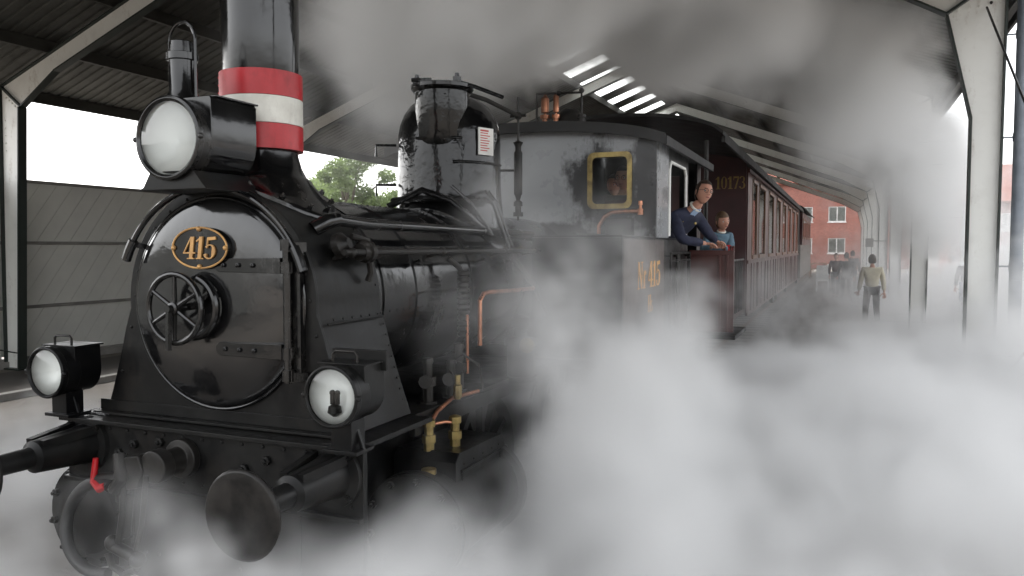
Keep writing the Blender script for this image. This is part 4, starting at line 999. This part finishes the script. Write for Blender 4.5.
def person(loc, rotz, H, J, label, top_m, leg_m, hair_m, group=None, collar=None, glasses=False, longhair=0, extra=None, hands=True, shirt_front=None, sleeves='long'):
    """J: joint positions in body space (metres for a 1.75 m adult, feet at z=0, facing +y); scaled to H"""
    s = H/1.75
    Jd = dict(pel=(0, 0, .95), wai=(0, 0, 1.10), che=(0, 0, 1.32), nek=(0, 0, 1.47), hb=(0, .01, 1.53), face=(0, 1, 0), up=(0, 0, 1),
        shL=(-.18, 0, 1.40), elL=(-.24, .0, 1.12), haL=(-.25, .08, .87), shR=(.18, 0, 1.40), elR=(.24, 0, 1.12), haR=(.25, .08, .87),
        hiL=(-.09, 0, .92), knL=(-.10, .02, .50), anL=(-.10, -.02, .09), toL=(-.11, .14, .04), hiR=(.09, 0, .92), knR=(.10, .02, .50), anR=(.10, -.02, .09), toR=(.11, .14, .04), hs=1.0)
    Jd.update(J); q = lambda k_: Vector(Jd[k_])
    T = thing('person', loc, label, 'person', group)
    M = Matrix.Translation(Vector(loc)) @ Matrix.Rotation(rotz, 4, 'Z') @ Matrix.Scale(s, 4)
    hs = Jd['hs']; F = frame_of(Jd['face'], Jd['up'])
    names = ['pel', 'wai', 'che', 'nek', 'hb', 'shL', 'elL', 'haL', 'shR', 'elR', 'haR', 'hiL', 'knL', 'anL', 'toL', 'hiR', 'knR', 'anR', 'toR']
    ix = {a: i for i, a in enumerate(names)}
    E_ = [('pel', 'wai'), ('wai', 'che'), ('che', 'nek'), ('nek', 'hb'), ('che', 'shL'), ('shL', 'elL'), ('elL', 'haL'), ('che', 'shR'), ('shR', 'elR'), ('elR', 'haR'), ('pel', 'hiL'), ('hiL', 'knL'), ('knL', 'anL'), ('anL', 'toL'), ('pel', 'hiR'), ('hiR', 'knR'), ('knR', 'anR'), ('anR', 'toR')]
    rads = dict(pel=(.12, .085), wai=(.10, .07), che=(.105, .07), nek=.052, hb=.05, shL=.036, elL=.028, haL=.024, shR=.036, elR=.028, haR=.024, hiL=.085, knL=.055, anL=.036, toL=.03, hiR=.085, knR=.055, anR=.036, toR=.03)
    vs, fs = skinmesh([q(a) for a in names], [(ix[a], ix[b_]) for a, b_ in E_], [rads[a] for a in names])
    b_ = MB(); b_.add(vs, fs)
    hc = q('hb')+F @ Vector((0, .02, .085*hs)); head_part(b_, hc, F, hs); b_.m = 0
    if hands:
        for sd in 'LR':
            e, h = q('el'+sd), q('ha'+sd); dv = (h-e).normalized(); pn = Vector(Jd.get('palm'+sd, (0, 1, 0))); hand_part(b_, h-dv*.01, dv, pn, 1.0, Jd.get('curl', .45))
    b_.xform(M); b_.build('body', [skin, lipm, eyem, eyew], T, fixn=False, smooth=80)
    # jacket / shirt
    tn = ['pel', 'wai', 'che', 'shL', 'elL', 'haL', 'shR', 'elR', 'haR', 'nek']; ti = {a: i for i, a in enumerate(tn)}
    tp = {a: q(a) for a in tn}; tp['nek'] = q('che').lerp(q('nek'), .7)
    cut = .86 if sleeves == 'long' else .02
    for sd in 'LR': tp['ha'+sd] = q('el'+sd).lerp(q('ha'+sd), cut)
    tr_ = dict(pel=(.165, .125), wai=(.152, .112), che=(.168, .122), shL=.075, elL=.057, haL=.043, shR=.075, elR=.057, haR=.043, nek=.075)
    vs, fs = skinmesh([tp[a] for a in tn], [(ti[a], ti[c_]) for a, c_ in (('pel', 'wai'), ('wai', 'che'), ('che', 'nek'), ('che', 'shL'), ('shL', 'elL'), ('elL', 'haL'), ('che', 'shR'), ('shR', 'elR'), ('elR', 'haR'))], [tr_[a] for a in tn])
    rj = random.Random(5); t_ = MB(); t_.add([v+Vector((rj.uniform(-1, 1), rj.uniform(-1, 1), rj.uniform(-1, 1)))*.0035 for v in vs], fs); t_.xform(M); t_.build('top', top_m, T, fixn=False, smooth=80)
    ln = ['pel', 'hiL', 'knL', 'anL', 'hiR', 'knR', 'anR']; li = {a: i for i, a in enumerate(ln)}
    vs, fs = skinmesh([q(a) for a in ln], [(0, 1), (1, 2), (2, 3), (0, 4), (4, 5), (5, 6)], [(.155, .115), .10, .072, .06, .10, .072, .06]); t_ = MB(); t_.add(vs, fs); t_.xform(M); t_.build('trousers', leg_m, T, fixn=False, smooth=80)
    for sd in 'LR':
        vs, fs = skinmesh([q('an'+sd)+Vector((0, -.03, -.02)), q('to'+sd)+Vector((0, .02, 0))], [(0, 1)], [(.045, .045), (.045, .032)]); t_ = MB(); t_.add(vs, fs); t_.xform(M); t_.build('shoe', rubber, T, fixn=False, smooth=80)
    hm = hair_part(hc, F, hs, longhair); hm.xform(M); hm.build('hair', hair_m, T, fixn=False, smooth=80)
    if collar:
        c_ = MB(); ax = (q('hb')-q('che')).normalized(); c_.ring(q('che').lerp(q('nek'), .98), ax, .056, .013, 24, 8); c_.xform(M); c_.build('collar', collar, T, fixn=False)
    if shirt_front:
        c_ = MB(); fwd = Vector(Jd.get('chestf', (0, 1, 0))); a = q('nek')+fwd*.055-Vector((0, 0, .03)); c2 = q('wai').lerp(q('che'), .55)+fwd*.112; rt = fwd.cross(Vector((0, 0, 1))).normalized()
        c_.add([a-rt*.04, a+rt*.04, c2+rt*.02+fwd*.01, c2-rt*.02+fwd*.01, a-rt*.04-fwd*.06, a+rt*.04-fwd*.06, c2+rt*.03-fwd*.06, c2-rt*.03-fwd*.06], [(0, 1, 2, 3), (4, 7, 6, 5), (0, 4, 5, 1), (1, 5, 6, 2), (2, 6, 7, 3), (3, 7, 4, 0)]); c_.xform(M); c_.build('shirt_front', shirt_front, T)
    if glasses:
        c_ = MB()
        for sg_ in (-1, 1):
            c_.ring(hc+F @ Vector((sg_*.031, .104, .002)), F @ Vector((0, 1, 0)), .021, .0022, 18, 6); c_.tube([hc+F @ Vector((sg_*.052, .102, .008)), hc+F @ Vector((sg_*.082, .0, .008))], .002, 6)
        c_.tube([hc+F @ Vector((-.011, .106, .006)), hc+F @ Vector((.011, .106, .006))], .002, 6); c_.xform(M); c_.build('glasses', iron, T)
    if extra: extra(T, M, q, F, hc)
    return T
# driver leaning out of the side window: body space = world axes turned by rotz; he faces -y (towards the camera side)
HD = 1.98
def W2B(loc, rz, H, p):  # world point to body joint coordinates
    s = H/1.75; return tuple((Matrix.Rotation(-rz, 4, 'Z') @ (Vector(p)-Vector(loc)))/s)
dl = (1.22, 6.75, 1.2); rz = rad(-135)
B = lambda *p: W2B(dl, rz, HD, p)
dvec = lambda *p: tuple(Matrix.Rotation(-rz, 3, 'Z') @ Vector(p))
def badge(T, M, q, F, hc):
    for a in (Vector((.08, .125, 0)), Vector((-.09, .12, -.03))):
        c_ = MB(); c_.ball(q('che')+a*.9, .016, 10, (1, .5, 1)); c_.xform(M); c_.build('badge', brass, T)
person(dl, rz, HD, dict(pel=B(1.28, 6.72, 2.20), wai=B(1.36, 6.68, 2.33), che=B(1.56, 6.60, 2.50), nek=B(1.72, 6.54, 2.66), hb=B(1.79, 6.50, 2.72), face=dvec(.62, -.78, .05), up=dvec(.25, .0, 1),
    shL=B(1.68, 6.80, 2.57), elL=B(1.82, 6.92, 2.34), haL=B(1.88, 7.10, 2.27), shR=B(1.50, 6.40, 2.52), elR=B(1.62, 6.25, 2.28), haR=B(1.84, 6.55, 2.24),
    hiL=B(1.24, 6.80, 2.14), knL=B(1.16, 6.86, 1.72), anL=B(1.1, 6.9, 1.30), toL=B(1.2, 6.8, 1.245), hiR=B(1.24, 6.62, 2.14), knR=B(1.1, 6.56, 1.72), anR=B(1.0, 6.55, 1.30), toR=B(1.1, 6.45, 1.245), chestf=dvec(.6, -.8, 0), palmL=(0, 0, -1), palmR=(0, 0, -1)),
    'man with glasses in a navy work jacket leaning out of the engine cab side window', navy, navy, hairm, collar=white, glasses=True, shirt_front=shirtblue, extra=badge)
HB = 1.50
bl = (1.84, 7.72, 1.15); rz = rad(-140)
B = lambda *p: W2B(bl, rz, HB, p)
def redthing(T, M, q, F, hc):
    c_ = MB(); p = q('elL'); c_.ball(p.lerp(q('haL'), .4)+Vector((0, .03, .0)), .075, 12, (1, .8, 1)); c_.xform(M); c_.build('red_cuff', redcloth, T)
person(bl, rz, HB, dict(pel=B(1.84, 7.74, 1.98), wai=B(1.84, 7.72, 2.10), che=B(1.84, 7.68, 2.26), nek=B(1.86, 7.64, 2.40), hb=B(1.87, 7.62, 2.44), face=dvec(.62, -.78, -.08), up=(.12, 0, 1),
    shL=B(1.96, 7.74, 2.33), elL=B(1.98, 7.58, 2.14), haL=B(1.92, 7.36, 2.20), shR=B(1.70, 7.60, 2.33), elR=B(1.66, 7.46, 2.16), haR=B(1.80, 7.32, 2.20), hs=1.16, palmL=(0, 0, -1), palmR=(0, 0, -1), curl=.7,
    hiL=B(1.9, 7.76, 1.92), knL=B(1.92, 7.72, 1.55), anL=B(1.92, 7.78, 1.21), toL=B(1.95, 7.66, 1.18), hiR=B(1.78, 7.7, 1.92), knR=B(1.78, 7.66, 1.55), anR=B(1.76, 7.72, 1.21), toR=B(1.8, 7.6, 1.18)),
    'boy in a blue-grey sweater with a white collar standing behind the open cab door', sweater, denim, hairfair, collar=white, longhair=1, extra=redthing)
# two in the cab seen through the front window
person((.98, 6.15, 1.2), rad(172), 1.92, dict(face=(-.15, 1, -.05)), 'man with glasses and dark hair looking out through the brass cab window', darkcloth, darkcloth, hairm, collar=None, glasses=True)
person((.80, 6.45, 1.2), rad(178), 1.86, dict(face=(.1, 1, 0)), 'bareheaded person half hidden behind the man at the brass cab window', darkcloth, darkcloth, hairm)
walk = dict(knL=(-.10, .14, .52), anL=(-.10, .16, .10), toL=(-.11, .32, .06), knR=(.10, -.02, .52), anR=(.10, -.24, .14), toR=(.11, -.12, .05), haL=(-.26, .14, .88), haR=(.25, -.06, .87))
person((4.02, 20.4, 0), rad(8), 2.02, walk, 'person in a cream shirt walking away beside the white columns', cream, darkcloth, hairm, hands=True)
person((3.45, 31.5, 0), rad(10), 2.0, walk, 'person in dark clothes walking down the platform beyond the cream shirted one', darkcloth, darkcloth, hairm)
person((3.05, 34.5, 0), rad(170), 1.95, walk, 'person in a maroon top walking towards the camera beside the coach', maroondark, darkcloth, hairm)
person((3.72, 36.5, 0), rad(-10), 2.05, {}, 'tall person in dark clothes standing farthest down the platform', darkcloth, darkcloth, hairm)
person((6.75, 24.6, 0), rad(160), 1.98, {}, 'person in a grey coat standing in the steam outside the white columns', darkcloth, denim, hairfair)
person((6.9, 29.7, 0), rad(120), 1.9, walk, 'person in a cream top walking outside the columns behind the grey coated one', cream, denim, hairm)

# ------------------------------------------------------------------ far things
def building(name, x0, x1, y, z1, label, cols, rows, wsz, depth=10, basement=True, gable=True):
    T = thing(name, ((x0+x1)/2, y, 0), label, 'building')
    wins = [(c-wsz[0]/2, c+wsz[0]/2, r, r+wsz[1]) for c in cols for r in rows]
    xs = sorted(set([x0, x1]+[q for w_ in wins for q in w_[:2]]))
    # vertical strips with openings
    k = MB()
    for i in range(len(xs)-1):
        xa, xb = xs[i], xs[i+1]; xm = (xa+xb)/2; hs_ = sorted([(w_[2], w_[3]) for w_ in wins if w_[0] < xm < w_[1]])
        z = -.5
        for a, b_ in hs_: k.box(xa, xb, y, y+.3, z, a); z = b_
        k.box(xa, xb, y, y+.3, z, z1)
    k.box(x0, x0+.3, y+.3, y+depth, -.5, z1); k.box(x1-.3, x1, y+.3, y+depth, -.5, z1); k.box(x0+.3, x1-.3, y+depth-.3, y+depth, -.5, z1)
    k.build('wall', brick, T)
    k = MB(); k.box(x0+.3, x1-.3, y+1.2, y+1.25, -.4, z1); k.build('inner_wall', darkroom, T)
    k = MB(); ym = y+depth/2; k.prism([(y-.4, z1), (ym, z1+3.0), (y+depth+.4, z1), (y+depth+.4, z1+.2), (ym, z1+3.2), (y-.4, z1+.2)], (x0-.3, 0, 0), (0, 1, 0), (0, 0, 1), (x1-x0+.6, 0, 0)); k.build('roof', mat(name+'_tiles', (.22, .07, .045), (.15, .05, .035), .8), T)
    for a, b_, c_, d_ in wins:
        k = MB(); t = .09
        k.box(a, b_, y+.05, y+.12, c_, c_+t); k.box(a, b_, y+.05, y+.12, d_-t, d_); k.box(a, a+t, y+.05, y+.12, c_+t, d_-t); k.box(b_-t, b_, y+.05, y+.12, c_+t, d_-t)
        if wsz[0] > 1: k.box((a+b_)/2-t/2, (a+b_)/2+t/2, y+.05, y+.12, c_+t, d_-t)
        k.box(a-.08, b_+.08, y-.06, y+.04, c_-.09, c_-.002)
        f_ = k.build('window', whitepaint, T)
        k = MB(); k.box(a+t, b_-t, y+.085, y+.09, c_+t, d_-t); k.build('pane', glass, f_)
        k = MB(); k.box(a+t, (a+b_)/2-.03, y+.14, y+.15, c_+t, d_-t-.02); k.box((a+b_)/2+.03, b_-t, y+.14, y+.15, c_+t, d_-t-.02); k.build('curtain', whitepaint, f_)
    return T
building('brick_building', -12, 9.6, 85, 8.6, 'red brick building with white windows closing the view at the end of the shed', [-9.5, -6.6, -3.6, -.4, 2.75, 6.1], [1.55, 4.75], (1.65, 1.55), 10)
bk = MB(); bk.box(1.9, 3.4, 84.9, 84.99, -.3, .45)
bk.build('basement_window', whitepaint, label='white barred basement window at the foot of the brick building', cat='window')
building('brick_house', 10.8, 16.2, 66, 5.4, 'small red brick house seen through steam outside the white columns', [12.3, 14.6], [1.0, 3.4], (1.3, 1.3), 7)
# signboard hanging by the columns
T = thing('hanging_sign', (4.35, 33, 2.1), 'small grey square signboard held out from a far column over the platform', 'sign')
k = MB(); k.box(4.15, 4.45, 33.0, 33.06, 2.2, 2.55); k.build('board', concrete, T, bevel=.01); k = MB(); k.bar((4.45, 33.03, 2.45), (4.95, 34.5, 2.45), .04, .04); k.build('arm', iron, T)
# bench tables and white chair at the end
for i, (x, y) in enumerate(((.4, 60), (1.3, 63.5))):
    T = thing('picnic_table', (x, y, 0), 'wooden picnic table beyond the coaches, ' + ('the nearer of the two' if i == 0 else 'the farther of the two'), 'table', 'picnic tables')
    k = MB(); k.box(x-.9, x+.9, y-.45, y+.45, .9, .96); k.build('top', benchwood, T)
    for s in (-1, 1):
        k = MB(); k.box(x-.9, x+.9, y+s*.8-.15, y+s*.8+.15, .5, .55); k.build('bench', benchwood, T)
        k = MB(); k.bar((x+s*.7, y-.8, 0), (x+s*.7, y+.1, .9), .06, .1); k.bar((x+s*.7+.07, y+.8, 0), (x+s*.7+.07, y-.1, .9), .06, .1); k.bar((x+s*.7, y-.9, .47), (x+s*.7, y+.9, .47), .05, .08); k.build('leg', benchwood, T)
T = thing('plastic_chair', (2.4, 40, 0), 'white plastic garden chair on the platform far beyond the coaches', 'chair')
k = MB(); k.box(2.1, 2.7, 39.7, 40.3, .5, .55); k.build('seat', plastic, T, bevel=.02); k = MB(); k.obox((2.4, 40.35, .9), (.3, 0, 0), (0, .03, 0), (0, .08, .38)); k.build('backrest', plastic, T, bevel=.02)
for x in (2.13, 2.67):
    for y in (39.75, 40.25): k = MB(); k.cyl((x, y, 0), (x, y, .5), .03, n=8); k.build('leg', plastic, T)
    k = MB(); k.box(x-.03, x+.03, 39.8, 40.3, .78, .82); k.cyl((x, 39.82, .5), (x, 39.82, .78), .025, n=8); k.build('armrest', plastic, T)

# trees
def tree(x, y, z0, h, R, seed, label, nleaf=9000):
    rnd = random.Random(seed); T = thing('tree', (x, y, z0), label, 'tree', 'trees beyond the board wall')
    k = MB(); k.tube([(x, y, z0), (x+.1, y, z0+h*.25), (x-.05, y+.1, z0+h*.5), (x, y, z0+h*.8)], [R*.10, R*.075, R*.055, R*.02], 10)
    cl = []
    for i in range(34):
        a = rnd.uniform(0, 2*PI); u = rnd.random()**.6; e = rnd.uniform(-.75, 1)
        r2 = R*u*math.sqrt(max(.05, 1-e*e*.85)); c = Vector((x+r2*math.cos(a), y+r2*math.sin(a), z0+h*.60+e*h*.34)); cl.append((c, R*rnd.uniform(.17, .34)))
        if i % 2 == 0: k.tube([(x, y, z0+h*(.3+.2*rnd.random())), (x+(c.x-x)*.5, y+(c.y-y)*.5, c.z-.12*h), c], [R*.035, R*.022, R*.008], 6)
    k.build('trunk', bark, T)
    k = MB(); vs = []; fs = []
    for i in range(nleaf):
        c, r = cl[rnd.randrange(len(cl))]; d = Vector((rnd.gauss(0, 1), rnd.gauss(0, 1), rnd.gauss(0, 1))).normalized()*r*(rnd.random()**.4)
        p = c+d*Vector((1, 1, .8)) if False else c+Vector((d.x, d.y, d.z*.8)); s_ = rnd.uniform(.06, .14)*max(1, R/3.2)
        a = Vector((rnd.gauss(0, 1), rnd.gauss(0, 1), rnd.gauss(0, .6))).normalized(); b_ = a.cross(Vector((rnd.gauss(0, 1), rnd.gauss(0, 1), rnd.gauss(0, 1)))).normalized()
        n0 = len(vs); vs += [p-a*s_, p+b_*s_*.55, p+a*s_, p-b_*s_*.55]; fs.append((n0, n0+1, n0+2, n0+3))
    k.add(vs, fs); k.build('crown', leaf, T, fixn=False)
tree(-25.6, 40, -.45, 8.9, 3.4, 1, 'broad green tree beyond the board wall, seen between chimney and dome', 16000)
tree(-29.5, 44, -.45, 7.6, 3.0, 2, 'smaller green tree just left of the broad tree, next to the chimney', 10000)
tree(-24.3, 46, -.45, 6.9, 2.8, 3, 'low green tree right of the broad tree beyond the board wall', 10000)
tree(-32.5, 33, -.45, 5.6, 2.0, 4, 'tree top peeping over the board wall just left of the chimney foot', 6000)
tree(-33, 28.5, -.45, 5.35, 1.6, 5, 'tree top peeping over the board wall left of the top headlamp', 6000)

# ------------------------------------------------------------------ steam (volume grids from geometry nodes)
class GN:
    def __init__(s, name):
        s.t = bpy.data.node_groups.new(name, 'GeometryNodeTree'); s.t.interface.new_socket('Geometry', in_out='OUTPUT', socket_type='NodeSocketGeometry')
        s.pos = s.t.nodes.new('GeometryNodeInputPosition').outputs[0]
    def setin(s, sock, v):
        if isinstance(v, bpy.types.NodeSocket): s.t.links.new(v, sock)
        else: sock.default_value = v
    def m(s, op, a, b_=0, c=0):
        n = s.t.nodes.new('ShaderNodeMath'); n.operation = op; s.setin(n.inputs[0], a); s.setin(n.inputs[1], b_); s.setin(n.inputs[2], c); return n.outputs[0]
    def vm(s, op, a, b_=(0, 0, 0), sc=None):
        n = s.t.nodes.new('ShaderNodeVectorMath'); n.operation = op; s.setin(n.inputs[0], a)
        if op == 'SCALE': s.setin(n.inputs[3], sc)
        else: s.setin(n.inputs[1], b_)
        return n.outputs['Value'] if op in ('LENGTH', 'DOT_PRODUCT') else n.outputs[0]
    def noise(s, p, scale, detail=3, rough=.55, col=False, lac=2.0):
        n = s.t.nodes.new('ShaderNodeTexNoise'); s.setin(n.inputs['Vector'], p); n.inputs['Scale'].default_value = scale; n.inputs['Detail'].default_value = detail; n.inputs['Roughness'].default_value = rough; n.inputs['Lacunarity'].default_value = lac
        return n.outputs['Color' if col else 'Fac']
    def mr(s, v, a, b_, c=0, d=1, smooth=True):
        n = s.t.nodes.new('ShaderNodeMapRange'); n.interpolation_type = 'SMOOTHSTEP' if smooth else 'LINEAR'; s.setin(n.inputs[0], v)
        for i, q in enumerate((a, b_, c, d)): s.setin(n.inputs[1+i], q)
        return n.outputs[0]
    def warp(s, amt, scale):
        c = s.noise(s.pos, scale, 3, .5, True); c = s.vm('SUBTRACT', c, (.5, .5, .5)); c = s.vm('SCALE', c, sc=amt); return s.vm('ADD', s.pos, c)
    def blob(s, p, c, r, amp, soft=.6):   # soft ellipsoid
        d = s.vm('SUBTRACT', p, c); d = s.vm('DIVIDE', d, r); l = s.vm('LENGTH', d); return s.m('MULTIPLY', s.mr(l, 1-soft, 1, 1, 0), amp)
    def finish(s, dens, lo, hi, vox, material):
        v = s.t.nodes.new('GeometryNodeVolumeCube'); s.t.links.new(dens, v.inputs['Density'])
        v.inputs['Min'].default_value = lo; v.inputs['Max'].default_value = hi
        for ax, k_ in zip('XYZ', range(3)): v.inputs['Resolution '+ax].default_value = max(4, int((hi[k_]-lo[k_])/vox))
        sm = s.t.nodes.new('GeometryNodeSetMaterial'); sm.inputs['Material'].default_value = material; s.t.links.new(v.outputs[0], sm.inputs[0])
        o = s.t.nodes.new('NodeGroupOutput'); s.t.links.new(sm.outputs[0], o.inputs[0]); return s.t
def volmat(name, color, aniso=0.0):
    m = bpy.data.materials.new(name); m.use_nodes = True; t = m.node_tree; t.nodes.clear(); o = t.nodes.new('ShaderNodeOutputMaterial'); v = t.nodes.new('ShaderNodeVolumePrincipled')
    v.inputs['Color'].default_value = (*color, 1); v.inputs['Density'].default_value = 1.0; v.inputs['Density Attribute'].default_value = 'density'; v.inputs['Anisotropy'].default_value = aniso
    t.links.new(v.outputs[0], o.inputs['Volume']); return m
def volume_object(name, tree_, label, cat, m):
    me = bpy.data.meshes.new(name); me.materials.append(m); o = bpy.data.objects.new(name, me); COL.objects.link(o); md = o.modifiers.new('steam', 'NODES'); md.node_group = tree_
    return props(o, label, cat, None, 'stuff')
steam_m = volmat('white_steam', (.993, .993, .99)); smoke_m = volmat('grey_steam', (.96, .96, .955))
# low steam
def cloud(name, blobs, warp1, warp2, s1, s2, erode, amp, lo, hi, vox, m, label, cat, veil=()):
    G = GN(name); w = G.noise(G.pos, warp1[1], 2, .5, True); w = G.vm('SCALE', G.vm('SUBTRACT', w, (.5, .5, .5)), sc=warp1[0])
    w2 = G.noise(G.vm('ADD', G.pos, w), warp2[1], 3, .6, True); w2 = G.vm('SCALE', G.vm('SUBTRACT', w2, (.5, .5, .5)), sc=warp2[0])
    p = G.vm('ADD', G.vm('ADD', G.pos, w), w2); core = None; vl = None
    for c, r, a in blobs:
        d = G.vm('DIVIDE', G.vm('SUBTRACT', p, c), r); q = G.m('MULTIPLY', G.mr(G.vm('LENGTH', d), 0, 1, 1, 0), a); core = q if core is None else G.m('ADD', core, q)
    n1 = G.mr(G.noise(p, s1, 4, .55), .30, .70, 0, 1, False); n2 = G.mr(G.noise(p, s2, 7, .65), .30, .70, 0, 1, False)
    n = G.m('ADD', G.m('MULTIPLY', n1, .6), G.m('MULTIPLY', n2, .4))
    d = G.m('SUBTRACT', G.m('MINIMUM', core, 2.1), G.m('MULTIPLY', n, erode)); d = G.m('MULTIPLY', G.m('MAXIMUM', d, 0), amp)
    for c, r, a in veil:   # thin torn wisps
        q = G.vm('DIVIDE', G.vm('SUBTRACT', p, c), r); q = G.m('MULTIPLY', G.mr(G.vm('LENGTH', q), .1, 1, 1, 0), a); vl = q if vl is None else G.m('ADD', vl, q)
    if vl is not None: d = G.m('ADD', d, G.m('MULTIPLY', vl, G.mr(n, .50, .72, 0, 1)))
    volume_object(name, G.finish(d, lo, hi, vox, m), label, cat, m)
cloud('cylinder_steam', [((3.9, 4.8, -.3), (3.5, 5.8, 2.15), 2.3), ((3.3, .5, -.4), (2.9, 2.7, 1.55), 2.3), ((2.1, 8.0, -.1), (1.5, 5.0, 1.9), 1.0), ((4.8, 12, -.2), (5.5, 10, 1.9), 1.5),
    ((1.8, 2.9, .2), (1.1, 2.8, 1.9), 1.9), ((1.25, .35, .2), (1.5, 1.3, 1.2), 2.1), ((.2, -.15, -.1), (2.1, 1.0, 1.15), 1.7), ((-3.4, 3.0, -.5), (3.0, 5.2, 1.9), 1.9), ((-1.7, .7, -.35), (1.7, 1.9, 1.25), 1.6), ((1.9, 4.1, 1.0), (.9, 2.7, 1.8), 1.1),
    ((3.9, 24, .3), (4.5, 14, 2.6), .75), ((7.2, 12, 1.6), (3.4, 10, 4.6), 1.0), ((7.8, 28, 1.5), (5.0, 12, 4.4), .8), ((4.9, 7.8, .6), (1.8, 2.6, 2.9), 1.0)],
    (1.0, .5), (.45, 1.8), 1.15, 3.6, 1.35, 3.2, (-6, -1.7, -.02), (11, 34, 4.0), .08, steam_m, 'billowing white steam spreading over the ground beside and before the engine', 'steam',
    veil=[((1.5, 3.0, 1.3), (.75, 3.4, 1.6), 2.6), ((.9, .0, .6), (2.0, 1.0, 1.0), 2.0), ((.88, -.32, .95), (.55, .45, .5), 4.0), ((2.1, 11, 1.0), (1.3, 8, 1.4), .4), ((3.9, 22, 1.2), (2.6, 9, 2.2), .45), ((6.5, 16, 2.2), (2.4, 10, 3.0), .5), ((1.8, 5.2, 1.2), (.6, 1.8, 1.0), .8)])
cloud('chimney_smoke', [((.6, 6.2, 5.9), (3.4, 4.6, 2.9), 1.7), ((-.5, 4.8, 5.0), (1.9, 2.8, 2.3), 1.9), ((-.8, 4.6, 4.3), (1.2, 1.6, 1.5), 1.0), ((1.6, 9.4, 5.6), (2.6, 4.6, 1.9), 1.45), ((1.2, 11.5, 6.6), (4.6, 7, 2.4), 1.25), ((3.4, 13.2, 4.6), (2.3, 4.6, 3.2), 1.45), ((-3.0, 14, 7.2), (4.5, 9, 2.4), 1.1), ((5.0, 17, 3.4), (2.2, 8, 3.4), 1.2), ((2.4, 20, 6.4), (4, 8, 2.0), .8)],
    (1.6, .35), (.7, 1.2), .72, 2.8, 1.4, 3.2, (-8, 1.2, 2.0), (8.5, 34, 9.0), .11, smoke_m, 'grey smoke rolling under the shed roof above the engine and the coach', 'smoke',
    veil=[((1.2, 4.9, 3.1), (1.6, .6, .8), .15), ((-1.0, 4.8, 4.0), (2.0, 3.0, 1.8), .9)])

# ------------------------------------------------------------------ light, camera
W = bpy.data.worlds.new('World'); scene.world = W; W.use_nodes = True; t = W.node_tree; bg = t.nodes['Background']
sky = t.nodes.new('ShaderNodeTexSky'); sky.sky_type = 'NISHITA'; sky.sun_disc = False
SE, SA = 50, 285     # sun elevation and azimuth (deg clockwise from +Y)
sky.sun_elevation = rad(SE); sky.sun_rotation = rad(SA); sky.air_density = 1.0; sky.dust_density = 4.0; sky.ozone_density = .6
hs = t.nodes.new('ShaderNodeHueSaturation'); hs.inputs['Saturation'].default_value = .12
t.links.new(sky.outputs[0], hs.inputs['Color']); t.links.new(hs.outputs[0], bg.inputs[0]); bg.inputs[1].default_value = .15
sun = bpy.data.lights.new('sun', 'SUN'); sun.energy = 1.0; sun.angle = rad(25); sun.color = (1, .97, .92); so = bpy.data.objects.new('sun', sun); COL.objects.link(so)
dirn = Vector((math.sin(rad(SA))*math.cos(rad(SE)), math.cos(rad(SA))*math.cos(rad(SE)), math.sin(rad(SE))))
so.rotation_euler = (-dirn).to_track_quat('-Z', 'Y').to_euler()
cam = bpy.data.cameras.new('camera'); co = bpy.data.objects.new('camera', cam); COL.objects.link(co); scene.camera = co
co.location = (3.27, -2.7, 2.2); co.rotation_euler = (rad(90-2.9412), 0, rad(22.44)); cam.sensor_width = 36; cam.lens = 36*798/1024; cam.clip_end = 3000; cam.clip_start = .05
scene.view_settings.view_transform = 'Standard'; scene.view_settings.look = 'None'; scene.view_settings.gamma = 1; scene.view_settings.exposure = 2.15
scene.view_settings.use_curve_mapping = False
scene.render.engine = 'CYCLES'
cy = scene.cycles; cy.use_denoising = True; cy.volume_bounces = 7; cy.max_bounces = 10; cy.diffuse_bounces = 4; cy.glossy_bounces = 3; cy.transmission_bounces = 3; cy.transparent_max_bounces = 12
cy.volume_step_rate = 2.0; cy.volume_preview_step_rate = 2.0; cy.volume_max_steps = 256; cy.caustics_reflective = False; cy.caustics_refractive = False
try: cy.use_light_tree = False
except Exception: pass
